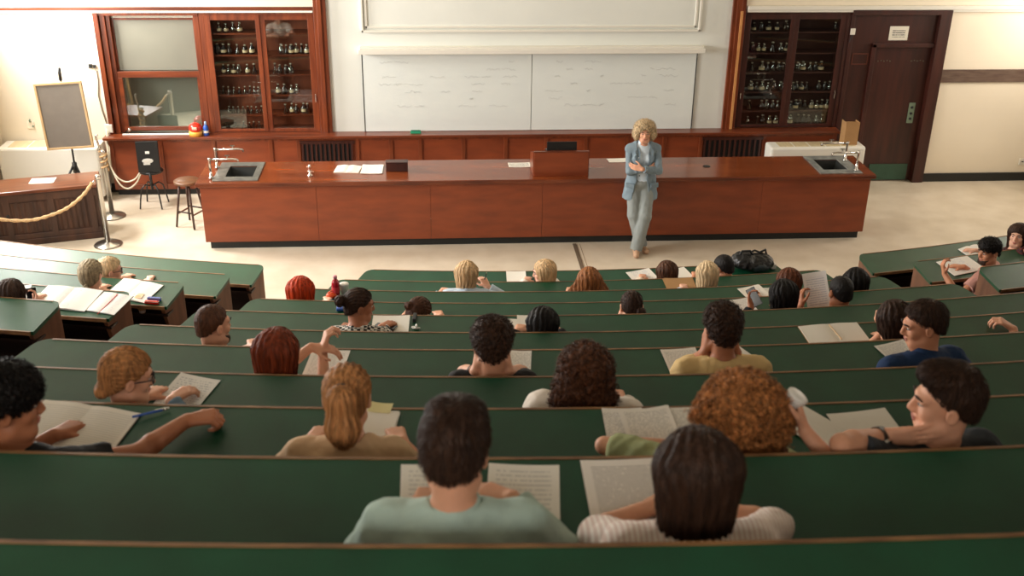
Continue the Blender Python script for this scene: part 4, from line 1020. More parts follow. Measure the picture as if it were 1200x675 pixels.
        if st == 'curly_long': Hh.el(W(0, -.02, .05), np.array([.10 + T, .115 + T, .085 + T]) * sc * hair.get('vol', 1.), k=.04, fr=HF)
        plane((0, -.95, .3), -.058)
        if st == 'curly_long': Hh.fn(lambda P: .011 * wob(P, 110) + .006 * wob(P + 5, 230), hc - .9, hc + .9, op='d')
        else: Hh.fn(lambda P: .003 * np.sin(np.arctan2(toL(P)[..., 0], -toL(P)[..., 1] + .03) * 26 + 3 * wob(P, 22)) + .0025 * wob(P * np.array([1, 1, .25]), 120), hc - .9, hc + .9, op='d')
        if hair.get('hem') is not None:
            hz = hair['hem']; Hh.fn(lambda P: ((P - base) @ dn) - hz * sc + .006 * wob(P, 140), hc - 1, hc + 1, k=.01)
    elif st in ('ponytail', 'bun', 'lowbun', 'updo'):
        plane(short_n, short_c + .0)
        for s in (-1, 1): Hh.el(W(s * .098, -.008, -.010), np.array([.034, .030, .038]) * sc, k=.006, op='s', fr=HF)
        Hh.fn(lambda P: .003 * np.sin(np.arctan2(toL(P)[..., 0], toL(P)[..., 2]) * 30 + 2 * wob(P, 30)), hc - .5, hc + .5, op='d')
        if st == 'ponytail':
            tl = hair.get('tie', (0, -.115, .045)); tb = W(*tl); Ln = hair.get('len', .26); back = -HF[:, 1]
            p1 = tb + back * .035 + dn * .03; p2 = tb + back * .045 + dn * Ln * .5; p3 = tb + back * .01 + dn * Ln
            X = Sdf(); tw = hair.get('tw', 1.)
            X.rc(W(tl[0], tl[1] + .03, tl[2]), p1, .02, .034 * tw, k=.03); X.rc(p1, p2, .034 * tw, .042 * tw, k=.03); X.rc(p2, p3, .042 * tw, .014, k=.03)
            X.fn(lambda P: .0035 * np.sin(np.arctan2(P[..., 0] - p2[0], P[..., 1] - p2[1]) * 11 + 2 * wob(P, 25)), hc - .9, hc + .9, op='d')
            X.build('ponytail', hmat, root, h * .8, lock=(int(900 * lk), 'straight', dn, hc, HF, sc, rg))
            b = MB(); u_ = HF[:, 0]; v_ = nrm(np.cross(back + dn * .3, u_))
            b.tube([tb + back * .012 + .022 * (math.cos(a) * u_ + math.sin(a) * v_) for a in np.linspace(0, 2 * math.pi, 14, endpoint=False)], .006, 6, closed=True); b.build('hair_tie', M['kick'], root, smooth=True)
        else:
            bp = hair.get('bun', (0, -.13, .05)); r = hair.get('r', .04)
            Hh.el(W(*bp), np.array([r * 1.1, r * .85, r]) * sc, k=.012, fr=HF)
            Hh.fn(lambda P: np.where(np.linalg.norm(P - W(*bp), axis=-1) < r * 1.6, .004 * np.sin(np.linalg.norm(P - W(*bp) - HF[:, 0] * .01, axis=-1) * 420), 0), hc - .5, hc + .5, op='d')
    kd = {'curly_long': 'curl', 'curly_short': 'tight', 'short': 'short', 'quiff': 'short', 'crop': 'crop'}.get(st, 'straight')
    return Hh.build('hair', hmat, root, h * .8, lock=(int((2600 if kd == 'curl' else 2200) * lk), kd, dn, hc, HF, sc, rg))

def figure(root, J, opt, h):
    """one continuous skin body + clothes from joints J (local coordinates of root)"""
    g = lambda k, d=None: opt.get(k, d)
    sc = g('scale', 1.); wS = g('broad', 1.) * sc
    pel, u, lat = J['pel'], J['u'], J['lat']; fwd = np.cross(u, lat) * 1.0; fwd = nrm(np.cross(u, lat)); fwd = fwd if fwd[1] > -.99 else fwd
    TF = np.stack([lat, fwd, u], 1)
    T_ = lambda x, y, z: pel + TF @ (np.array([x, y, z]) * sc)
    hh_ = h
    def torso(S, inf, k=.04, low=True):
        S.el(T_(0, 0, 0), np.array([.165 * wS / sc, .115, .12]) * sc + inf, k=k, fr=TF)
        S.el(T_(0, .005, .17), np.array([.140 * wS / sc, .100, .17]) * sc + inf, k=k, fr=TF)
        S.el(T_(0, .0, .34), np.array([.158 * wS / sc, .108, .17]) * sc + inf, k=k, fr=TF)
        if g('bust'):
            for s in (-1, 1): S.el(T_(s * .07, .085, .32), np.array([.06, .05, .06]) * sc + inf, k=.03, fr=TF)
        for s, key in ((-1, 'L'), (1, 'R')):
            S.rc(T_(0, -.012, .465), J['sh' + key], .055 * sc + inf, .056 * sc + inf, k=k)
            S.el(T_(s * .08, -.055, .36), np.array([.07, .05, .10]) * sc + inf, k=k, fr=TF)
    S = Sdf(); torso(S, 0)
    nb, hc, HF = J['neck'], J['hc'], J['HF']
    nk = g('neck_r', .056)
    S.rc(nb - u * .02, hc + HF @ np.array([0, -.022, -.05]) * sc, nk * sc * 1.08, nk * sc, k=.035)
    for key, s in (('L', -1), ('R', 1)):
        sh, e, wr = J['sh' + key], J['el' + key], J['wr' + key]
        S.rc(sh, sh + (e - sh) * .35, .052 * wS, .044 * wS, k=.03); S.rc(sh + (e - sh) * .3, e, .043 * wS, .033 * wS, k=.02)
        mid = e + (wr - e) * .28; S.rc(e, mid, .033 * wS, .037 * wS, k=.012); S.rc(mid, wr, .037 * wS, .0255 * wS, k=.01)
        hd = J['hand' + key]; hand_sdf(S, wr + nrm(hd[0]) * .012, hd[0], hd[1], s, sc * g('handscale', 1.), hd[2])
    for key in ('L', 'R'):
        hp, kn, an, to = J['hip' + key], J['kn' + key], J['an' + key], J['toe' + key]
        S.rc(hp, kn, .084 * sc, .056 * sc, k=.04); mid = kn + (an - kn) * .3; S.rc(kn, mid, .054 * sc, .058 * sc, k=.03); S.rc(mid, an, .057 * sc, .038 * sc, k=.02)
        S.rc(an + nrm(an - to) * .02, to, .036 * sc, .03 * sc, k=.02)
    skinm = M['skin_' + g('skin', 'warm')]; hm = None
    if g('hair'): hm = M[('curl_' if 'curly' in g('hair')['style'] else 'hair_') + g('hair')['col']]
    head_parts(root, S, hc, HF, sc, g('face', False), h, g('hair'), hm, skinm, J.get('down', np.array([0, 0, -1.])), M['hair_' + g('beard')] if g('beard') else None, g('glasses', False))
    S.build('body', skinm, root, h)
    # ---- top
    shm = g('shirt'); sl = g('sleeve', 'tee'); hc_ = max(h * 1.15, .006)
    Q = Sdf(); inf = g('inf', .012); torso(Q, inf)
    Q.fn(lambda P: -(P - pel) @ u - .07 * sc, pel - 1, pel + 1, k=.01)
    for key in ('L', 'R'):
        sh, e, wr = J['sh' + key], J['el' + key], J['wr' + key]
        if sl == 'tee':
            a = sh + (e - sh) * g('slen', .55); d = nrm(e - sh); Q.rc(sh, sh + (e - sh) * .8, .062 * wS + inf * .4, .056 * wS + inf * .4, k=.03, cut=(a, d))
        elif sl in ('long', 'roll'):
            Q.rc(sh, e, .056 * wS + inf, .044 * wS + inf, k=.03)
            fr_ = .93 if sl == 'long' else g('roll', .35); a = e + (wr - e) * fr_; d = nrm(wr - e)
            Q.rc(e, e + (wr - e) * 1.0, .042 * wS + inf, .031 * wS + inf, k=.02, cut=(a, d))
            if sl == 'roll': Q.rc(e + (wr - e) * (fr_ - .12), a, .042 * wS + inf * 1.4, .041 * wS + inf * 1.4, k=.004, cut=(a, d))
    ncut = g('neck_cut', .078)
    Q.rc(nb + u * .02 - fwd * .0, nb + u * .16 + fwd * .02, ncut * .86, ncut, k=.01, op='s')
    wr_amp = g('wrinkle', .004)
    Q.fn(lambda P: wr_amp * wob(P, 38) + wr_amp * .5 * wob(P + 2., 80), pel - 1, pel + 1.5, op='d')
    o = Q.build('shirt', shm, root, hc_)
    if g('collar'):
        K = Sdf(); ax_ = nrm(hc + HF @ np.array([0, -.02, -.06]) - nb); n0 = nb + u * .005
        def ring(P):
            q = P - n0; z = q @ ax_; rad = np.linalg.norm(q - z[..., None] * ax_, axis=-1)
            return np.maximum(np.abs(rad - (.071 - .18 * z)) - .006, np.abs(z - .022) - .026)
        K.rc(n0 - ax_ * .02, n0 + ax_ * .07, .09, .09, k=0); K.fn(ring, n0 - .2, n0 + .2, k=0)
        front = nrm(fwd + .0 * u)
        K.fn(lambda P: ((P - n0) @ front) - .055, n0 - .2, n0 + .2, k=.0)
        K.build('collar', g('collar') if not isinstance(g('collar'), bool) else shm, o, .006)
    # ---- trousers and shoes
    Tq = Sdf(); Tq.el(T_(0, 0, -.01), np.array([.165, .115, .10]) * sc + .011, k=.03, fr=TF)
    for key in ('L', 'R'):
        hp, kn, an, to = J['hip' + key], J['kn' + key], J['an' + key], J['toe' + key]
        fl = g('flare', 0.)
        Tq.rc(hp, kn, .088 * sc + .010, .060 * sc + .012 + fl * .5, k=.03); d = nrm(an - kn); Tq.rc(kn, an + d * .03, .060 * sc + .010 + fl * .5, .050 * sc + .008 + fl, k=.02, cut=(an + d * .02, d))
    Tq.fn(lambda P: (P - pel) @ u - .10 * sc, pel - 1, pel + 1, k=.0)
    if g('flare'): Tq.fn(lambda P: .004 * wob(P * np.array([1, 1, .5]), 60), pel - 2, pel + 1, op='d')
    Tq.build('trousers', g('trousers', M['denim']), root, g('trouser_h', .016))
    for key in ('L', 'R'):
        an, to = J['an' + key], J['toe' + key]; Z = Sdf(); dd = nrm(to - an); dd[2] = min(dd[2], 0); 
        Z.rc(an + np.array([0, 0, -.02]), to, .043 * sc, .036 * sc, k=.02); Z.rc(an - nrm([dd[0], dd[1], 0]) * .03 + np.array([0, 0, -.025]), to, .036 * sc, .03 * sc, k=.02)
        zf = g('shoe_floor', .004); Z.fn(lambda P: zf - P[..., 2], an - 1, an + 1, k=.004)
        Z.build('shoe', g('shoe', M['shoe']), root, .010)

def to_local(root_loc, rz, p):
    d = np.array(p, float) - np.array(root_loc); c, s = math.cos(-rz), math.sin(-rz)
    return np.array([c * d[0] - s * d[1], s * d[0] + c * d[1], d[2]])
PEOPLE = {}
def student(k, px, py, label, opt, left=None, right=None, group=None, h=None, back=.21):
    """seated behind bench k, with the middle of the skull seen at (px, py) in the photograph"""
    sc = opt.get('scale', 1.); th = opt.get('head', (0, 15, 0)); hy, hp, hr = [R_(v) for v in th]
    Fz = FK(k); rho_hip = RK(k + 1) - back
    cen = np.array([CX, CY])
    best = None
    for ph in np.arange(.55, .395, -.02):
        for bk in (back, back - .05):
            for lean in np.radians(np.arange(-5, 40, 1.)):
                ne = .30 * lean + .25 * max(0, hp)
                yo = (.51 * math.sin(lean) + .15 * math.sin(lean * .6 + ne)) * sc; zo = ph + (.51 * math.cos(lean) + .15 * math.cos(lean * .6 + ne)) * sc
                P = at_z(px, py, Fz + zo); rad = np.linalg.norm(P[:2] - cen); e = rad - (RK(k + 1) - bk - yo)
                cost = abs(e) * 12 + (.55 - ph) * 2.2 + max(0, math.degrees(lean) - 12) * .012 + max(0, -math.degrees(lean)) * .01 + (.02 if bk != back else 0)
                if best is None or cost < best[0]: best = (cost, lean, P, yo, zo, ne, ph, e)
    _, lean, P, yo, zo, ne, ph, e = best
    dirf = cen - P[:2]; dirf = dirf / np.linalg.norm(dirf); bt = R_(opt.get('body', 0)); rz = math.atan2(-dirf[0], dirf[1]) 
    # body yaw turns the trunk about its own axis
    rz += bt
    f2 = np.array([-math.sin(rz), math.cos(rz)])
    loc = np.array([P[0] - f2[0] * yo, P[1] - f2[1] * yo, Fz])
    print('P', k, px, py, 'lean %.0f err %.2f ph %.2f' % (math.degrees(lean), e, ph))
    root = thing('person', label, 'person', tuple(loc), rz, group)
    if h is None: h = .0075 if k <= 5 else .0065 if k <= 8 else .0055
    pel = np.array([0, 0, ph]); u = np.array([0, math.sin(lean), math.cos(lean)]); lat = np.array([1., 0, 0]); fw = np.cross(u, lat)
    fw = np.array([0, math.cos(lean), -math.sin(lean)])
    neck = pel + u * .485 * sc; hc = np.array([0, yo, zo]); wS = opt.get('broad', 1.) * sc
    HF = rotm(hy, hp, hr)
    J = dict(pel=pel, u=u, lat=lat, neck=neck, hc=hc, HF=HF)
    tl = lambda p: to_local(loc, rz, p)
    for key, s, spec in (('L', -1, left), ('R', 1, right)):
        sh = pel + u * (.44 + (opt.get('shrug', 0))) * sc + lat * s * .165 * wS + fw * .01
        J['sh' + key] = sh; spec = spec or {}
        if 'w' in spec: wr = tl(spec['w'])
        else:
            rr = RK(k) + spec.get('t', .24); ang = math.atan2(loc[0] + f2[0] * .4 - CX, CY - loc[1] - f2[1] * .4)
            q = np.array([CX + rr * math.sin(ang), CY - rr * math.cos(ang)]); side = np.array([math.cos(ang), math.sin(ang)])
            q = q + side * s * spec.get('x', .14); wr = tl((q[0], q[1], desk_z(k, spec.get('t', .24)) + .034))
            mxr = .50 * sc
            if np.linalg.norm(wr - sh) > mxr: wr = sh + (wr - sh) * mxr / np.linalg.norm(wr - sh)
        if 'wl' in spec: wr = np.array(spec['wl']) if not spec.get('head') else hc + HF @ np.array(spec['wl'])
        pole = np.array(spec.get('pole', (s * .7, -.3, -.6))); el, wr = ik(sh, wr, .285 * sc, .255 * sc, pole)
        if 'epx' in spec:   # elbow seen at a pixel: the point of that sight line that best fits the bone lengths
            dd = ray(*spec['epx']); cand = [tl(CAMP + dd * t_) for t_ in np.linspace(1.5, 9, 900)]
            cand = [E for E in cand if E[1] > sh[1] + spec.get('ymin', -.3)]
            el = min(cand, key=lambda E: (np.linalg.norm(E - sh) - .28 * sc) ** 2 + (np.linalg.norm(E - wr) - .25 * sc) ** 2)
            print('   epx', spec['epx'], 'upper %.2f fore %.2f' % (np.linalg.norm(el - sh), np.linalg.norm(el - wr)))
        J['el' + key] = el; J['wr' + key] = wr
        d = np.array(spec.get('d', (-s * .35, 1., -.05))); n = np.array(spec.get('n', (0, .1, -1.)))
        if spec.get('head'): d = HF @ d; n = HF @ n
        J['hand' + key] = (d, n, spec.get('curl', .45))
        J['hip' + key] = pel + lat * s * .09 * sc; kn = pel + np.array([s * .11, .40 * sc, -.02]); J['kn' + key] = kn
        an = np.array([s * .11, .33 * sc, .085]); J['an' + key] = an; J['toe' + key] = an + np.array([s * .02, .13, -.05])
    figure(root, J, opt, h)
    return root, J, loc, rz
def local_to_world(loc, rz, p):
    c, s = math.cos(rz), math.sin(rz); return np.array([loc[0] + c * p[0] - s * p[1], loc[1] + s * p[0] + c * p[1], loc[2] + p[2]])
def desk_pt(k, px, py, hgt=.035):
    """point on the desktop of bench k that shows at (px, py)"""
    z = ZK[k - 1] - .02
    for _ in range(8):
        P = at_z(px, py, z + hgt); t = np.linalg.norm(P[:2] - np.array([CX, CY])) - RK(k); z = ZK[k - 1] - DROP * min(max(t, 0), DEPTH) / DEPTH
    return P

# ------------------------------------------------------------------ the students
def H(style, col, **k): d = dict(style=style, col=col); d.update(k); return d
def face_hand(s, z=-.13, y=.03, x=.085, p=None):  # hand held up against the side of the face
    return dict(head=True, wl=(s * x, y, z), d=(-s * .12, .12, 1.), n=(-s * 1., .1, 0), pole=p or (s * .45, .55, -1.1), curl=.3)
st_mint = cloth('mint shirt', (172, 194, 184)); st_stripe = check_mat('striped blouse', rgb(216, 194, 184), rgb(238, 228, 220), 22, 'X')
st_beige = cloth('beige tee', (200, 168, 132)); st_olive = cloth('olive shirt', (150, 156, 112)); st_char = cloth('charcoal tee', (52, 56, 60))
st_white = cloth('white shirt', (232, 222, 210)); st_yellow = cloth('mustard tee', (212, 182, 128)); st_navy = cloth('navy shirt', (28, 50, 84))
st_denim = cloth('denim shirt', (110, 134, 152)); st_black = cloth('black top', (30, 30, 32)); st_hound = check_mat('houndstooth', rgb(24, 24, 24), rgb(222, 218, 208), 46)
st_lblue = cloth('pale blue shirt', (190, 208, 224)); st_pink = cloth('dusty pink tee', (200, 148, 136)); st_plaid = check_mat('dark red plaid', rgb(92, 26, 26), rgb(40, 16, 18), 26)
st_grey = cloth('grey top', (110, 108, 106)); st_cream = cloth('cream top', (220, 204, 180)); st_rust = cloth('rust top', (150, 84, 56)); st_teal = cloth('teal top', (52, 96, 104))
ALL = []
def S_(*a, **k):
    r = student(*a, **k); ALL.append(r); return r

# tenth row
S_(10, 533, 530, 'person in mint green shirt with thick short dark hair, writing in the nearest occupied row',
   dict(hair=H('quiff', 'dark', t=.024), shirt=st_mint, sleeve='long', collar=True, head=(-8, 22, 0), skin='fair', inf=.018, broad=1.06),
   left=dict(t=.26, x=.12, curl=.7), right=dict(t=.22, x=.16, d=(-.8, .5, -.05)))
S_(10, 814, 558, 'person with long straight dark hair and striped blouse in the nearest occupied row',
   dict(hair=H('long', 'dark', len=.22, w=.088, t=.018), shirt=st_stripe, sleeve='tee', slen=.86, head=(4, 26, 2), skin='fair', scale=.95, inf=.018),
   left=dict(t=.26, x=.05, d=(.95, .3, 0), epx=(692, 624)), right=dict(t=.26, x=.08, d=(-.9, .3, 0), pole=(1.2, -.1, -.1)))
# ninth row
S_(9, 407, 466, 'person with honey brown ponytail and beige top seen from behind in the ninth row',
   dict(hair=H('ponytail', 'honey', t=.012, tie=(0, -.115, .055), len=.27, tw=1.25), shirt=st_beige, sleeve='tee', head=(0, 18, 0), skin='fair', scale=.95), left=dict(x=.17), right=dict(x=.17))
p5 = S_(9, 868, 488, 'person with big curly brown hair in an olive shirt, white cup by the ear',
   dict(hair=H('curly_long', 'curlbrown', len=.22, w=.12, t=.024), shirt=st_olive, sleeve='tee', slen=.9, head=(0, 25, 0), skin='fair', scale=.95, inf=.018),
   left=dict(t=.28, x=.08, d=(.9, .4, 0), epx=(708, 522)), right=dict(head=True, wl=(.205, -.05, -.05), d=(-.25, .1, 1), n=(-1, .2, 0), pole=(.3, -.2, -1.2), curl=.8))
S_(9, 1108, 472, 'person in charcoal tee with dark quiff looking left, chin on a hand wearing a watch',
   dict(hair=H('quiff', 'dark', t=.013, line=.010), shirt=st_char, sleeve='tee', slen=.7, head=(62, 4, -4), body=10, face=True, skin='fair', scale=1.02, broad=1.08),
   left=dict(head=True, wl=(-.072, .205, -.105), d=(-.02, -.98, .12), n=(1, .15, .1), epx=(986, 521), curl=.22), right=dict(t=.34, x=.42))
p_watch = ALL[-1]
S_(9, 8, 476, 'person with curly black hair at the left edge, right arm stretched along the desk',
   dict(hair=H('curly_short', 'black', t=.028), shirt=st_black, sleeve='tee', head=(-52, 8, 0), body=-8, face=True, skin='tan', broad=1.05),
   left=dict(x=.1), right=dict(w=desk_pt(9, 226, 490, .05), d=(.9, .35, .1), n=(0, .2, -1), curl=1.35, pole=(.4, -.6, -.5)))
# eighth row
S_(8, 150, 442, 'person with golden brown low bun and round glasses in a denim collar, reading a sheet',
   dict(hair=H('lowbun', 'honey', t=.016, bun=(0, -.105, -.06), r=.032), shirt=st_denim, sleeve='long', collar=True, head=(-56, 14, 0), face=True, glasses=True, skin='fair', scale=.96),
   left=dict(x=.1), right=dict(w=desk_pt(8, 200, 470, .05), d=(.5, .8, .1), curl=.6))
S_(8, 686, 438, 'person with long loose dark brown curls and white collared shirt, eighth row',
   dict(hair=H('curly_long', 'brown', len=.30, w=.095, t=.004, flare=.15, vol=.90), shirt=st_white, sleeve='long', collar=True, head=(4, 20, 0), body=-10, skin='fair', scale=.97, broad=1.08, shrug=.03, inf=.022), left=dict(x=.02), right=dict(x=.15))
# seventh row
S_(7, 326, 412, 'person with long auburn hair, bare forearms crossed in front above a printed sheet',
   dict(hair=H('long', 'auburn', len=.27, w=.092, t=.014), shirt=st_white, sleeve='tee', head=(-14, 10, 0), skin='fair', scale=.95),
   left=dict(w=desk_pt(7, 364, 407, .17), d=(.95, .15, -.1), pole=(-.6, .3, -.8), curl=.5), right=dict(w=desk_pt(7, 378, 411, .14), d=(.25, .25, .9), n=(.6, .2, -.6), pole=(.15, .3, -1.3), curl=1.0))
S_(7, 577, 406, 'person with short dark curls and a black wristband, both hands at the cheeks',
   dict(hair=H('curly_short', 'dark', t=.020), shirt=st_black, sleeve='tee', slen=.35, neck_cut=.1, head=(0, 18, 0), skin='fair'), left=dict(face_hand(-1), epx=(543, 436), ymin=.08), right=dict(face_hand(1), epx=(612, 436), ymin=.08))
p_wband = ALL[-1]
S_(7, 847, 387, 'person in mustard yellow tee with cropped curly dark hair, hands at the face',
   dict(hair=H('curly_short', 'dark', t=.014), shirt=st_yellow, sleeve='tee', head=(0, 12, 0), skin='tan', broad=1.12, inf=.016), left=face_hand(-1), right=face_hand(1))
S_(7, 1082, 381, 'person in navy shirt with dark hair and stubble seen in profile looking left',
   dict(hair=H('short', 'dark', t=.016, line=.008), shirt=st_navy, sleeve='long', collar=True, head=(66, 14, 0), body=12, face=True, skin='warm', broad=1.08, inf=.018), left=dict(x=-.10, t=.30), right=dict(x=.3))
# sixth row
S_(6, 250, 381, 'person with close cropped dark hair and beard looking right in the sixth row',
   dict(hair=H('crop', 'brown', t=.005, line=.008), shirt=st_grey, sleeve='tee', head=(-38, 8, 0), face=True, beard='dark', skin='fair'), left={}, right={})
S_(6, 1047, 376, 'person with dark hair half hidden behind the navy shirt, hand raised on the desk',
   dict(hair=H('bob', 'dark', len=.12, t=.014), shirt=st_black, sleeve='tee', head=(10, 25, 0), skin='fair', scale=.96), left=dict(w=desk_pt(6, 1036, 388, .10), d=(-.5, .4, .8), n=(.6, -.3, .2), curl=.9), right={})
S_(6, 1236, 362, 'person beyond the right edge, only a hand on the desk in view',
   dict(hair=H('short', 'brown'), shirt=st_grey, sleeve='tee', head=(10, 15, 0), skin='fair'), left=dict(w=desk_pt(6, 1188, 386, .02), d=(-.8, .4, .5), curl=.9, pole=(-.2, -.5, -.6)), right=dict(x=.5, t=.34))
# fifth row
S_(5, 421, 358, 'person in black and white houndstooth top, dark hair in a bun, facing right',
   dict(hair=H('bun', 'dark', t=.010, bun=(0, -.145, .035), r=.042), shirt=st_hound, sleeve='long', head=(-66, 10, 0), face=True, skin='tan', scale=.96), left={}, right=dict(w=desk_pt(5, 446, 384, .03), d=(.6, .7, 0)))
S_(5, 636, 382, 'person with black hair deeply bowed beside a folded white sheet in the fifth row',
   dict(hair=H('long', 'black', len=.2, t=.012), shirt=st_black, sleeve='long', head=(-8, 38, 4), skin='fair', scale=.95), left={}, right={})
# fourth row
S_(4, 740, 360, 'person with small dark low bun resting the head in both hands in the fourth row',
   dict(hair=H('bun', 'dark', t=.008, bun=(.06, -.10, -.04), r=.036), shirt=st_black, sleeve='tee', head=(-4, 28, 0), skin='fair', scale=.95), left=face_hand(-1, x=.088), right=face_hand(1, x=.088))
S_(4, 490, 368, 'person with tied back brown hair bowed low over the desk in the fourth row',
   dict(hair=H('lowbun', 'brown', t=.014, bun=(-.05, -.11, .03), r=.03), shirt=st_rust, sleeve='tee', head=(-20, 36, 8), skin='fair', scale=.95), left={}, right={})
S_(4, 917, 346, 'person with long straight black hair holding a dark phone in the left hand',
   dict(hair=H('long', 'black', len=.24, w=.09, t=.012), shirt=st_black, sleeve='long', head=(6, 22, 0), skin='tan', scale=.95), left=dict(w=desk_pt(4, 880, 361, .05), d=(.2, .75, .6), n=(.5, -.4, .5), curl=.9), right={})
p_phone = ALL[-1]
S_(4, 985, 343, 'person with cropped black hair holding up a printed page in the left hand',
   dict(hair=H('crop', 'black', t=.008), shirt=st_rust, sleeve='tee', head=(2, 16, 0), skin='tan', broad=1.05), left=dict(w=desk_pt(4, 938, 360, .06), d=(.1, .55, .85), n=(.9, .1, -.2), curl=.7), right={})
p_page = ALL[-1]
# third row
S_(3, 924, 331, 'person with reddish brown hair half hidden behind the long black hair in the fourth row',
   dict(hair=H('bob', 'chestnut', len=.13, t=.010), shirt=st_grey, sleeve='tee', head=(-10, 20, 0), skin='fair', scale=.97), left={}, right={})
S_(3, 1002, 331, 'person with smooth black hair half hidden behind the cropped head holding a page',
   dict(hair=H('bob', 'black', len=.15, t=.012), shirt=st_teal, sleeve='tee', head=(-12, 18, 0), skin='fair', scale=.97), left={}, right={})
S_(3, 353, 341, 'person with bright copper red bobbed hair seen from behind in the third row',
   dict(hair=H('bob', 'red', len=.20, w=.095, t=.014), shirt=st_teal, sleeve='long', head=(0, 16, 0), skin='pale', scale=.95), left={}, right={})
# second row
S_(2, 547, 321, 'person with pale blond bob, right hand raised with a pen in the second row',
   dict(hair=H('bob', 'blond', len=.15, w=.088, t=.012), shirt=st_lblue, sleeve='long', head=(-6, 16, 0), skin='pale', scale=.97, inf=.02), left=dict(x=.24), right=dict(w=desk_pt(2, 572, 337, .10), d=(-.4, .6, .5), curl=.8))
p_pen = ALL[-1]
S_(2, 690, 328, 'person with long brown hair spread over the shoulders in the second row',
   dict(hair=H('long', 'ombre', len=.26, w=.080, t=.010, flare=.19, fd=.13), shirt=st_black, sleeve='long', head=(0, 14, 0), skin='fair', scale=.95), left={}, right={})
S_(2, 828, 321, 'person with long straight pale blond hair and light blue shirt in the second row',
   dict(hair=H('long', 'paleblond', len=.28, w=.082, t=.010), shirt=st_lblue, sleeve='long', head=(2, 12, 0), skin='pale', scale=.95, inf=.016), left={}, right={})
# first row
S_(1, 637, 319, 'person with honey blond bob turned in profile to the left in the front row',
   dict(hair=H('bob', 'blond', len=.16, w=.085, t=.014), shirt=st_white, sleeve='long', head=(82, 12, 0), face=True, skin='pale', scale=.95), left={}, right={})
S_(1, 781, 320, 'person with smooth brown hair bowed between two white papers in the front row',
   dict(hair=H('bob', 'brown', len=.15, t=.010), shirt=st_cream, sleeve='long', head=(10, 26, 0), skin='fair', scale=.95), left={}, right={})
S_(1, 848, 314, 'person with short black hair turned left beside the black backpack in the front row',
   dict(hair=H('crop', 'black', t=.012), shirt=st_white, sleeve='tee', head=(30, 22, 0), skin='warm', face=True), left={}, right={})
# left block
S_(3, 107, 322, 'person with ash blond hair tied low at the nape in the left side block',
   dict(hair=H('lowbun', 'grey', t=.020, bun=(0, -.10, -.085), r=.022, line=-.02), shirt=st_cream, sleeve='tee', head=(0, 10, 0), skin='pale', scale=.97),
   left={}, right=dict(w=at_z(156, 378, FK(3) + .50), d=(.3, -.2, -1), n=(-1, 0, 0), pole=(.5, -1, 0)))
S_(2, 129, 317, 'person with short pale blond hair and glasses looking right in the left side block',
   dict(hair=H('short', 'paleblond', t=.014), shirt=st_white, sleeve='tee', head=(-48, 10, 0), face=True, glasses=True, skin='pale', scale=.97), left={}, right={})
S_(4, 14, 346, 'person with long dark brown hair holding up a dark phone in the left side block',
   dict(hair=H('long', 'dark', len=.28, w=.088, t=.014), shirt=st_black, sleeve='tee', head=(-6, 14, 0), skin='pale', scale=.96),
   left={}, right=dict(w=desk_pt(4, 40, 362, .04), d=(0, .6, .8), n=(-.6, -.4, .2), curl=.8))
p_ph2 = ALL[-1]
# right block
S_(2, 1159, 295, 'person in dusty pink tee with dark hair and beard in profile, right side block',
   dict(hair=H('curly_short', 'black', t=.012), shirt=st_pink, sleeve='tee', head=(58, 8, 0), body=34, face=True, beard='dark', skin='warm', broad=1.05),
   left=dict(w=desk_pt(2, 1107, 321, .10), d=(-.1, .35, .95), n=(.5, -.6, 0), curl=.9, pole=(-.6, -.8, -.8)), right={})
S_(1, 1193, 276, 'person in dark red plaid with dark hair, a hand at the hair, right side block',
   dict(hair=H('long', 'dark', len=.22, w=.092, t=.014), shirt=st_plaid, sleeve='tee', slen=.8, head=(84, 0, 0), body=38, face=True, skin='pale', scale=.97),
   left=dict(head=True, wl=(-.16, -.0, -.02), d=(.7, -.4, .6), n=(.8, 0, 0), pole=(-1, .3, -.4), curl=.5), right={})

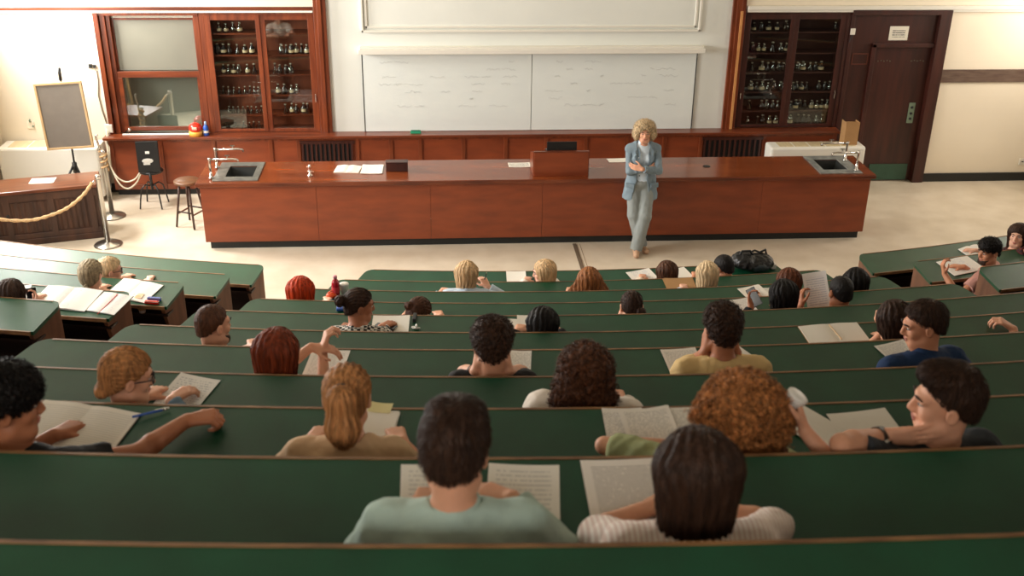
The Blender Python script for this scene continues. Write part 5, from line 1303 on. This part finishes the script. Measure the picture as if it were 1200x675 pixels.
# ------------------------------------------------------------------ the lecturer
def lecturer():
    base = np.array([2.60, 12.52, 0.]); rz = math.pi - .03
    root = thing('person', 'lecturer with curly blond hair in a blue grey suit, arms crossed, before the long bench', 'person', tuple(base), rz)
    sc = .98; pel = np.array([0, -.085, .93]); lean = -.02; u = np.array([0, .035, 1.]); u = u / np.linalg.norm(u); lat = np.array([1., 0, 0]); fw = np.array([0, 1., -.035])
    neck = pel + u * .49 * sc; hc = pel + u * .648 * sc + np.array([0, .03, 0]); HF = rotm(-.10, .06, .02)
    J = dict(pel=pel, u=u, lat=lat, neck=neck, hc=hc, HF=HF)
    for key, s in (('L', -1), ('R', 1)):
        J['sh' + key] = pel + u * .425 * sc + lat * s * .165 * sc
    J['elR'], J['wrR'] = ik(J['shR'], np.array([-.06, .095, 1.15]), .285 * sc, .25 * sc, (1., -.1, -.9))
    J['elL'], J['wrL'] = ik(J['shL'], np.array([.035, .185, 1.165]), .285 * sc, .25 * sc, (-1., .0, -.9))
    J['handR'] = (np.array([-.9, -.35, -.15]), np.array([0, -1., 0]), .3); J['handL'] = (np.array([1., -.42, .12]), np.array([-.3, -1., .1]), .30)
    # ankles crossed: left foot in front
    J['hipL'] = pel + np.array([-.085, 0, -.03]); J['hipR'] = pel + np.array([.085, 0, -.03])
    J['knL'] = np.array([-.055, .06, .50]); J['anL'] = np.array([.035, .10, .085]); J['toeL'] = np.array([.05, .225, .035])
    J['knR'] = np.array([.075, .0, .50]); J['anR'] = np.array([-.045, -.02, .085]); J['toeR'] = np.array([-.10, .09, .035])
    suit = cloth('blue grey suit', (122, 138, 148), var=.1); M['suit'] = suit; trs = cloth('grey trousers', (142, 148, 146), var=.08)
    sh = cloth('pale blue shirt front', (212, 226, 236)); tan = mat('beige shoe', rgb(196, 158, 128), .5)
    figure(root, J, dict(scale=sc, broad=.94, hair=None, face=True, skin='fair', shirt=sh, sleeve='none', collar=True, trousers=trs, shoe=tan, flare=.022, trouser_h=.008, wrinkle=.001, inf=.0065, bust=True), .0055)
    # curly hair, chin length and voluminous
    Hh = Sdf(); W = lambda x, y, z: hc + HF @ (np.array([x, y, z]) * sc)
    Hh.el(W(0, -.03, .062), np.array([.124, .118, .092]), k=.03, fr=HF)
    for s in (-1, 1): Hh.el(W(s * .094, -.02, -.015), np.array([.050, .07, .082]), k=.03, fr=HF)
    Hh.el(W(0, -.07, -.03), np.array([.10, .06, .09]), k=.03, fr=HF); Hh.el(W(0.01, .045, .108), np.array([.075, .05, .034]), k=.03, fr=HF)
    Hh.fn(lambda P: .009 * wob(P, 130) + .006 * wob(P + 4, 260), hc - .4, hc + .4, op='d')
    Hh.el(W(0, .105, -.025), np.array([.060, .085, .090]), k=.01, op='s', fr=HF)
    Hh.build('hair', M['curl_paleblond'], root, .005, lock=(900, 'curl', (0, 0, -1.), hc, HF, sc, np.random.default_rng(2)))
    # blazer: open front, flaring over the hips, sleeves of the crossed arms
    Q = Sdf(); inf = .022; TF = np.stack([lat, fw, u], 1); T_ = lambda x, y, z: pel + TF @ np.array([x, y, z])
    Q.el(T_(0, .0, .33), np.array([.165, .125, .19]) + .008, k=.04, fr=TF); Q.el(T_(0, 0, .16), np.array([.155, .12, .20]) + .008, k=.05, fr=TF)
    Q.rc(T_(0, .0, .06), T_(0, .0, -.22), .122, .148, k=.05, sc=(1.5, 1.05, 1.), fr=TF)
    Q.el(T_(-.07, .09, .31), np.array([.07, .055, .07]), k=.04, fr=TF); Q.el(T_(.07, .09, .31), np.array([.07, .055, .07]), k=.04, fr=TF)
    for key in ('L', 'R'): Q.rc(T_(0, -.012, .455), J['sh' + key], .070, .066, k=.05)
    Q.fn(lambda P: -((P - pel) @ u) - .235 + .02 * np.abs(P[..., 0]), pel - 1, pel + 1, k=.006)
    def opening(P):
        q = (P - pel) @ TF; wdt = .060 + .020 * np.clip((q[..., 2] - .22) / .24, 0, 1) + .045 * np.clip((.05 - q[..., 2]) / .2, 0, 1)
        return np.maximum(np.abs(q[..., 0] - .01) - wdt, -(q[..., 1] - .02))
    Q.fn(opening, T_(-.2, -.3, -.4), T_(.2, .4, .6), k=.006, op='s')
    Q.rc(neck - u * .03, neck + u * .16, .068, .08, k=.01, op='s')
    Q.fn(lambda P: .004 * wob(P, 45), pel - 1, pel + 1, op='d')
    jk = Q.build('blazer', suit, root, .006)
    for key in ('L', 'R'):
        s_, e, w_ = J['sh' + key], J['el' + key], J['wr' + key]; Z = Sdf(); d = nrm(w_ - e); a = e + (w_ - e) * .92
        Z.rc(s_, e, .059, .050, k=.03); Z.rc(e, w_ + d * .03, .050, .040, k=.02, cut=(a, d)); Z.fn(lambda P: .004 * wob(P, 60) + .002 * wob(P + 1, 120), pel - 1, pel + 1, op='d')
        Z.build('sleeve', suit, root, .0055)
    # lapels and pocket flaps
    for s in (-1, 1):
        b = MB(); y0 = .128
        v = [T_(s * .075, .06, .47), T_(s * .052, .115, .40), T_(s * .058, .142, .30), T_(s * .055, .142, .20), T_(s * .10, .140, .30), T_(s * .125, .122, .36), T_(s * .105, .118, .385), T_(s * .12, .098, .42)]
        v2 = [p + fw * .012 for p in v]; n = len(v)
        b.add(v + v2, [tuple(range(n)), tuple(range(2 * n - 1, n - 1, -1))] + [(i, i + n, (i + 1) % n + n, (i + 1) % n) for i in range(n)])
        b.build('lapel', suit, jk)
    for s in (-1, 1):
        b = MB(); c = T_(s * .155, .085, -.02); b.add([c + np.array([-.05, .045 + s * .02, .02]), c + np.array([.05, .045 - s * .02, .02]), c + np.array([.05, .05 - s * .02, -.03]), c + np.array([-.05, .05 + s * .02, -.03])] + [c + np.array([-.05, .0 + s * .02, .02]), c + np.array([.05, .0 - s * .02, .02]), c + np.array([.05, .0 - s * .02, -.03]), c + np.array([-.05, .0 + s * .02, -.03])], [(0, 1, 2, 3), (7, 6, 5, 4), (0, 4, 5, 1), (1, 5, 6, 2), (2, 6, 7, 3), (3, 7, 4, 0)])
        b.build('pocket_flap', suit, jk, bevel=.003)
    b = MB(); b.ellipsoid(T_(.05, .155, .12), (.009, .005, .009), 10, 6); b.build('button', M['kick'], jk, smooth=True)
    return root
lecturer()

# ------------------------------------------------------------------ papers, notebooks and other things on the desks
def desk_rot(P): return math.atan2(-(CX - P[0]), CY - P[1])
SLOPE = math.atan(DROP / DEPTH)
def on_desk(k, px, py, lift=.0015):
    P = desk_pt(k, px, py, 0); r = RK(k); t = np.linalg.norm(P[:2] - np.array([CX, CY])) - r
    t2 = min(max(t, .0), DEPTH); q = np.array([CX, CY]) + (P[:2] - np.array([CX, CY])) / (r + t) * (r + t2)
    return np.array([q[0], q[1], desk_z(k, t2) + lift]), t
def dpaper(k, px, py, label, w_=.21, h_=.297, rot=0., m=None, n=1, lift=.0015, name='printed_sheet', keep=True, curl=.004, cat='paper'):
    P, t = on_desk(k, px, py, lift)
    need = .5 * (abs(h_ * math.cos(R_(rot))) + abs(w_ * math.sin(R_(rot))))
    rad = P[:2] - np.array([CX, CY]); R = np.linalg.norm(rad); t = R - RK(k)
    if keep:  # keep the sheet on the desk
        t2 = min(max(t, min(need, DEPTH * .5) + .008), max(DEPTH - need, DEPTH * .5) - .004); q = np.array([CX, CY]) + rad / R * (RK(k) + t2); P = np.array([q[0], q[1], desk_z(k, t2) + lift])
    rz = desk_rot(P); o = sheet(name, label, tuple(P), 0, w_, h_, m, 0, n, curl, None, cat)
    o.rotation_mode = 'QUATERNION'
    o.rotation_quaternion = (Matrix.Rotation(rz, 3, 'Z') @ Matrix.Rotation(SLOPE, 3, 'X') @ Matrix.Rotation(R_(rot), 3, 'Z')).to_quaternion()
    return o
def dbook(k, px, py, label, w_, h_, rot, m, cover=None, lift=.001, thick=.01, cat='notebook', name='open_notebook', extra=None):
    P, t = on_desk(k, px, py, lift); rad = P[:2] - np.array([CX, CY]); R = np.linalg.norm(rad)
    need = .5 * (abs(h_ * math.cos(R_(rot))) + abs(w_ * 2 * math.sin(R_(rot)))); t2 = min(max(R - RK(k), min(need, DEPTH * .5)), max(DEPTH - need, DEPTH * .5)); q = np.array([CX, CY]) + rad / R * (RK(k) + t2)
    P = np.array([q[0], q[1], desk_z(k, t2) + lift]); rz = desk_rot(P)
    t = open_book(name, label, cat, tuple(P), 0, w_, h_, m, 0, thick, cover, extra); t.rotation_mode = 'QUATERNION'
    t.rotation_quaternion = (Matrix.Rotation(rz, 3, 'Z') @ Matrix.Rotation(SLOPE, 3, 'X') @ Matrix.Rotation(R_(rot), 3, 'Z')).to_quaternion()
    return t
pg, nb_, bl = M['paper'], M['note'], M['paper_blank']
dpaper(10, 512, 586, 'left printed sheet in front of the mint shirt', .22, .31, 3, paper_mat('table page', rgb(236, 232, 222), rgb(210, 207, 200), pitch=.02, dens=.42))
dpaper(10, 613, 587, 'right printed sheet in front of the mint shirt', .22, .31, -3, bpy.data.materials['table page'])
dpaper(10, 737, 580, 'dense printed sheet left of the long dark hair in the nearest occupied row', .26, .31, 2, paper_mat('dense page', rgb(236, 230, 222), rgb(178, 174, 168), pitch=.010, hw=.13, hh=.155, mx=.03, dens=.36))
dpaper(9, 432, 500, 'stack of loose pages behind the ponytail', .19, .28, -8, bl, n=7, name='paper_stack')
dpaper(9, 446, 481, 'pale yellow slip sticking out of the stack by the ponytail', .09, .06, -8, mat('yellow slip', rgb(226, 216, 160), .7), lift=.011, name='paper_slip', keep=False)
dpaper(9, 734, 508, 'leftmost printed page behind the olive shirt', .16, .30, 0, pg)
dpaper(9, 762, 500, 'top printed page of the spread behind the olive shirt', .20, .29, 5, pg, n=2, lift=.005, curl=.01)
dpaper(9, 806, 503, 'page partly covered by the curly brown hair', .16, .28, 2, pg, lift=.003)
dpaper(9, 955, 504, 'blank sheet turned diagonally right of the curly brown hair', .17, .22, 38, bl, lift=.003)
dpaper(9, 1020, 508, 'blank sheet under the forearm with the watch', .25, .26, 6, bl, lift=.002)
dbook(9, 88, 502, 'large open notebook with ruled pages by the outstretched arm', .205, .30, -9, paper_mat('ruled page', rgb(236, 230, 218), rgb(212, 208, 198), pitch=.012, hw=.21, hh=.15, dens=.3), cover=M['kick'], thick=.012)
def clip_pen(name, label, k, px, py, rot, m1, m2, lift=.008):
    P, t = on_desk(k, px, py, lift); rz = desk_rot(P) + R_(rot); t = thing(name, label, 'pen', tuple(P), rz)
    MB().tube([(0, -.065, 0), (0, .05, 0)], .005, 8).build('barrel', m1, t, smooth=True); MB().tube([(0, .0505, 0), (0, .075, 0)], .0055, 8).build('pen_cap', m2, t, smooth=True); MB().box(-.0015, .0015, .02, .07, .0055, .0075).build('clip', M['chrome'], t)
    return t
clip_pen('ballpoint_pen', 'blue pen lying at the top of the large open notebook', 9, 176, 488, -60, M['blue'], M['chrome'], .016)
dpaper(8, 219, 459, 'printed sheet read by the person with the golden bun', .21, .29, -14, paper_mat('form page', rgb(230, 228, 222), rgb(190, 190, 190), pitch=.016, dens=.5))
dpaper(7, 383, 424, 'printed sheet below the crossed forearms', .21, .30, -4, pg)
dpaper(7, 607, 428, 'printed sheet at the right elbow of the short dark curls', .14, .28, -4, pg)
dpaper(7, 800, 421, 'printed sheet left of the mustard tee', .20, .29, 4, pg)
dpaper(7, 876, 416, 'narrow dark edged sheet right of the mustard tee', .06, .22, 30, bl)
dpaper(7, 1053, 410, 'printed sheet in front of the navy shirt', .20, .28, 14, pg)
dbook(6, 977, 391, 'open blank notebook with a pale wooden pencil along its fold', .20, .26, 2, bl, cover=M['card'], thick=.008)
P_, t_ = on_desk(6, 978, 391, .016); t = thing('pencil', 'pale wooden pencil lying along the fold of the blank notebook', 'pencil', tuple(P_), desk_rot(P_) + .1); t.rotation_euler = (SLOPE, 0, desk_rot(P_) + .12)
MB().tube([(0, -.09, 0), (0, .08, 0)], .0045, 6).build('shaft', mat('pencil wood', rgb(196, 160, 110), .5), t); MB().tube([(0, .081, 0), (0, .1, 0)], [.0045, .0008], 6).build('tip', M['kick'], t)
dpaper(5, 458, 380, 'white page held in a clipboard right of the houndstooth top', .26, .26, 2, bl, name='white_page')
P_, t_ = on_desk(5, 486, 375, .004); tag(MB().box(-.012, .012, -.05, .05, 0, .03).build('clip_bar', M['kick'], None, bevel=.003, loc=tuple(P_), rotz=desk_rot(P_)), 'black clip at the right edge of the white clipboard page', 'clip')
def phone(label, P, R3, m=None):
    t = thing('smartphone', label, 'phone', tuple(P)); t.rotation_mode = 'QUATERNION'; t.rotation_quaternion = R3.to_quaternion()
    MB().box(-.037, .037, -.076, .076, -.004, .004).build('phone_body', m or M['black'], t, bevel=.0035); MB().box(-.034, .034, -.072, .072, .0041, .0046).build('screen', M['phone'], t)
    return t
P_, t_ = on_desk(5, 452, 384, .012); phone('dark phone lying on the white page beside the houndstooth top', P_, Matrix.Rotation(desk_rot(P_) + 1.3, 3, 'Z') @ Matrix.Rotation(.1, 3, 'Y'))
P_, t_ = on_desk(5, 488, 386, .002); tag(MB().ellipsoid((0, 0, .008), (.03, .012, .009), 10, 6).ellipsoid((.0, .012, .02), (.008, .02, .014), 8, 6).ellipsoid((-.022, .01, .012), (.014, .01, .006), 8, 6).build('crumpled_tissue', M['cup'], None, loc=tuple(P_), smooth=True), 'small crumpled white tissue on the fifth row desk', 'tissue')
dpaper(5, 611, 381, 'folded white sheet left of the bowed black hair', .20, .14, 0, bl, n=2, name='white_sheet')
dpaper(5, 617, 378, 'upright half of the folded sheet left of the bowed black hair', .13, .20, 0, bl, lift=.006, name='white_sheet')
dpaper(3, 884, 343, 'open white leaflet before the straight black hair', .22, .20, 14, bl, n=2, name='white_leaflet')
dpaper(3, 902, 343, 'cream page right of the open white leaflet', .18, .15, 0, M['paper'], name='cream_page')
dpaper(4, 872, 358, 'printed sheet under the hand with the dark phone', .16, .26, 10, pg)
dpaper(1, 605, 325, 'single white sheet left of the honey blond profile', .20, .22, 0, bl, name='white_sheet')
dpaper(1, 752, 322, 'fanned white papers left of the bowed brown hair', .26, .20, 16, nb_, n=4, name='paper_stack')
dpaper(1, 797, 319, 'white sheet right of the bowed brown hair', .20, .27, 14, bl, name='white_sheet')
dpaper(1, 632, 327, 'small slip under the chin of the honey blond profile', .06, .10, 0, bl, name='paper_slip')
dpaper(2, 796, 332, 'tan card folder beside the pale blond hair in the second row', .28, .22, 0, M['card'], n=3, name='card_folder', cat='folder')
# held page and phones
def held_sheet(label, c, q, fwd3, w_, h_, m, name='printed_sheet'):
    """c centre, q up direction on the page, fwd3 the way its printed face looks"""
    y = nrm(q); z = np.array(fwd3, float); z = nrm(z - y * (z @ y)); x = np.cross(y, z)
    o = sheet(name, label, tuple(c), 0, w_, h_, m, 0, 1, .012); o.rotation_mode = 'QUATERNION'
    o.rotation_quaternion = Matrix([[x[i], y[i], z[i]] for i in range(3)]).to_quaternion(); return o
def palm(rec, key, a=.07, nrml=.02):
    root, J, loc, rz = rec; d, n, c = J['hand' + key]; return local_to_world(loc, rz, J['wr' + key] + nrm(d) * a + nrm(n) * nrml)
hp = palm(p_page, 'L', .09, .01); tgt = at_y(957, 341, hp[1] + .01)
held_sheet('printed page held up by the person with cropped black hair', tgt, (-.14, .45, .9), (-.25, -.75, .8), .185, .30, paper_mat('exam page', rgb(240, 238, 234), rgb(206, 206, 210), pitch=.018, dens=.38, hw=.092, hh=.13))
hp = palm(p_phone, 'L', .085, .03); phone('dark phone in the hand of the person with straight black hair', hp, Matrix.Rotation(-.5, 3, 'Y') @ Matrix.Rotation(R_(62), 3, 'X'), M['kick'])
hp = palm(p_ph2, 'R', .09, .03); phone('black phone held up in the left side block', hp, Matrix.Rotation(.3, 3, 'Z') @ Matrix.Rotation(R_(80), 3, 'X'))
hp = palm(p5, 'R', .085, .035)
t = thing('white_cup', 'white paper cup held beside the curly brown hair', 'cup', tuple(hp - np.array([0, 0, .0]))); t.rotation_euler = (.15, .5, 0)
MB().lathe([(.026, -.05), (.036, .045), (.038, .048), (.034, .05)], n=20).build('cup_body', M['cup'], t, smooth=True); MB().lathe([(.038, .0505), (.038, .058), (.02, .062)], n=20).build('lid', M['cup'], t, smooth=True)
# pen of the blond writer
hp = palm(p_pen, 'R', .08, .02); t = thing('pen', 'dark pen in the raised hand of the pale blond person', 'pen', tuple(hp)); MB().tube([(-.02, 0, -.05), (.02, 0, .09)], .005, 8).build('barrel', M['kick'], t, smooth=True); MB().tube([(.0201, 0, .0905), (.023, 0, .102)], .003, 8).build('tip', M['chrome'], t)
# wristwatch and wristband are worn: parts of their wearers
def band(rec, key, name, m, dial=False, off=-.02, r=.034, wdt=.016):
    root, J, loc, rz = rec; w_, e = J['wr' + key], J['el' + key]; a = nrm(w_ - e); c = w_ + a * off; d, n, cu = J['hand' + key]; n = np.array(n, float); n = nrm(n - a * (n @ a)); s_ = np.cross(a, n)
    b = MB(); pts = [c + r * (math.cos(t) * n + math.sin(t) * s_) for t in np.linspace(0, 2 * math.pi, 24, endpoint=False)]
    v = []; f = []
    for i, p in enumerate(pts):
        o = nrm(p - c); v += [p - a * wdt * .7, p + a * wdt * .7, p + o * .003 + a * wdt * .7, p + o * .003 - a * wdt * .7]
    for i in range(24):
        j = (i + 1) % 24
        for k in range(4): f.append((4 * i + k, 4 * i + (k + 1) % 4, 4 * j + (k + 1) % 4, 4 * j + k))
    o = b.add(v, f).build(name, m, root)
    if dial:
        c2 = c - n * (r + .004); Rm = np.stack([s_, a, -n], 1)
        b = MB(); prof = [(.024, -.006), (.025, .005), (.019, .008)]; N = 20; v = []; f = []
        for rr, z in prof: v += [c2 + Rm @ np.array([rr * math.cos(2 * math.pi * k / N), rr * math.sin(2 * math.pi * k / N), z]) for k in range(N)]
        for i in range(2):
            for k in range(N): f.append((i * N + k, i * N + (k + 1) % N, (i + 1) * N + (k + 1) % N, (i + 1) * N + k))
        f.append(tuple(2 * N + k for k in range(N))); b.add(v, f); b.build('watch_dial', M['chrome'], o)
band(p_watch, 'L', 'wristwatch', M['black'], True, -.012, .0315, .024)
band(p_wband, 'L', 'wristband', M['black'], False, -.03, .032, .014)
# red bottle, cup and small things of the third row
P_, t_ = on_desk(3, 394, 348, .0); t = thing('drink_bottle', 'red drink bottle with pale cap on the third row desk', 'bottle', tuple(P_), 0)
MB().lathe([(.03, 0), (.034, .006), (.034, .13), (.028, .15), (.016, .17), (.016, .18)], n=20).build('bottle_body', mat('red bottle', rgb(170, 22, 40), .2, spec=.7), t, smooth=True); MB().lathe([(.018, .1805), (.018, .2), (.012, .203)], n=16).build('screw_cap', mat('pink cap', rgb(224, 150, 160), .4), t, smooth=True); MB().lathe([(.0345, .05), (.0348, .052), (.0348, .1), (.0345, .102)], n=20).build('wrapper_band', mat('bottle wrapper', rgb(206, 60, 70), .4), t)
P_, t_ = on_desk(3, 389, 350, .001); tag(MB().ellipsoid((0, 0, .03), (.05, .03, .03), 14, 8).tube([(-.03, 0, .055), (.0, 0, .075), (.03, 0, .055)], .006, 8).build('orange_pouch', M['orange'], None, loc=tuple(P_), smooth=True), 'small orange pouch at the foot of the red bottle', 'pouch')
P_, t_ = on_desk(3, 404, 346, .0); t = thing('paper_cup', 'white paper cup beside the red bottle', 'cup', tuple(P_)); MB().lathe([(.026, 0), (.037, .10), (.039, .102), (.036, .104)], n=20).build('cup_body', M['cup'], t, smooth=True); MB().lathe([(.039, .1045), (.039, .112), (.02, .118)], n=20).build('lid', M['cup'], t, smooth=True)
P_, t_ = on_desk(4, 399, 363, .001); t = thing('blue_pen_case', 'small blue pen case on the fourth row desk below the red bottle', 'case', tuple(P_)); MB().box(-.03, .03, -.04, .04, 0, .03).build('case_body', M['blue'], t, bevel=.012); MB().box(-.031, .031, -.003, .003, .03, .033).build('zip', M['cup'], t)
# black backpack on the front row desk
P_, t_ = on_desk(1, 880, 314, .0); root = thing('backpack', 'black backpack lying on the front row desk', 'backpack', (P_[0], P_[1] , P_[2] + .0), desk_rot(P_)); root.rotation_euler = (SLOPE, 0, desk_rot(P_))
Z = Sdf(); Z.el((0, 0, .075), (.21, .14, .075), k=.04); Z.el((-.10, .01, .11), (.11, .11, .06), k=.05); Z.el((.13, -.03, .085), (.09, .10, .05), k=.05); Z.fn(lambda P: .008 * wob(P, 45) + .005 * wob(P + 2, 95), np.array([-1, -1, -1]), np.array([1, 1, 1]), op='d'); Z.fn(lambda P: .003 - P[..., 2], np.array([-1, -1, -1]), np.array([1, 1, 1]), k=.004); Z.build('bag_body', M['bag'], root, .008)
Z = Sdf(); Z.el((.05, -.11, .07), (.11, .045, .045), k=.02); Z.fn(lambda P: .005 * wob(P, 60), np.array([-1, -1, -1]), np.array([1, 1, 1]), op='d'); Z.build('front_pocket', mat('bag pocket', rgb(44, 54, 58), .35), root, .008)
MB().tube([(-.16, .02, .13), (-.12, .02, .20), (-.04, .01, .205), (0, .0, .15)], .012, 8).build('carry_handle', M['bag'], root, smooth=True)
for s in (-1, 1): MB().tube([(.02 + s * .06, .05, .15), (.10 + s * .06, .07, .17), (.18, .06 + s * .03, .12), (.20, .0, .05)], .011, 8).build('shoulder_strap', M['bag'], root, smooth=True)
MB().box(.20, .25, -.06, .0, .005, .06).build('white_tag', M['cup'], root, bevel=.004)
# left block books
dbook(4, 78, 350, 'wide open book with printed pages before the long dark brown hair', .24, .30, -2, pg, cover=M['kick'], thick=.014, name='open_book', cat='book')
dbook(4, 128, 356, 'open notebook in a dark cover with red ribbon on the fourth left desk', .13, .27, -8, nb_, cover=M['kick'], thick=.008, extra=lambda t: MB().tube([(0, .12, .012), (.005, 0, .013), (.0, -.16, .006)], .003, 5).build('ribbon', M['red'], t))
dpaper(4, 20, 343, 'loose sheet and folded leaf behind the long dark brown hair', .20, .2, 20, bl, name='white_sheet')
def notes(t):
    MB().box(.03, .12, -.13, -.06, .013, .016).build('sticky_note', mat('orange sticky note', rgb(226, 150, 70), .7, col2=rgb(240, 216, 190), scale=(40, 40, 40)), t).rotation_euler = (0, 0, .2)
dbook(3, 158, 340, 'open ring notebook with orange sticky notes in the left side block', .20, .29, -10, nb_, cover=M['kick'], thick=.012, extra=notes)
for (x, y, c1, lab) in ((181, 352, M['blue'], 'blue topped pencil tin at the end of the third left desk'), (178, 356, M['red'], 'red pencil case at the end of the third left desk')):
    P_, t_ = on_desk(3, x, y, .001); t = thing('pencil_case', lab, 'case', tuple(P_), desk_rot(P_)); MB().box(-.06, .06, -.015, .015, 0, .028).build('case_body', c1, t, bevel=.006); MB().box(-.061, .061, -.0155, .0155, .02, .023).build('zip', M['cup'], t)
P_ = at_z(166, 364, 1.24); t = thing('shelf_cup', 'white cup standing on the shelf under the third left desk', 'cup', tuple(P_)); t.location = (P_[0], P_[1] + .02, ZK[2] - .17); MB().lathe([(.026, 0), (.034, .08), (.036, .082), (.032, .084)], n=20).build('cup_body', M['cup'], t, smooth=True); MB().lathe([(.035, .03), (.0352, .032), (.0352, .05), (.035, .052)], n=20).build('band', M['card'], t)
# right block papers
dbook(2, 1126, 312, 'open notebook under the raised hand of the pink tee', .20, .27, 6, nb_, cover=M['kick'], thick=.008)
dbook(1, 1146, 297, 'open grey edged book on the first right desk', .16, .25, 6, bl, cover=mat('grey cover', rgb(90, 94, 100), .5), thick=.02, name='open_book', cat='book')
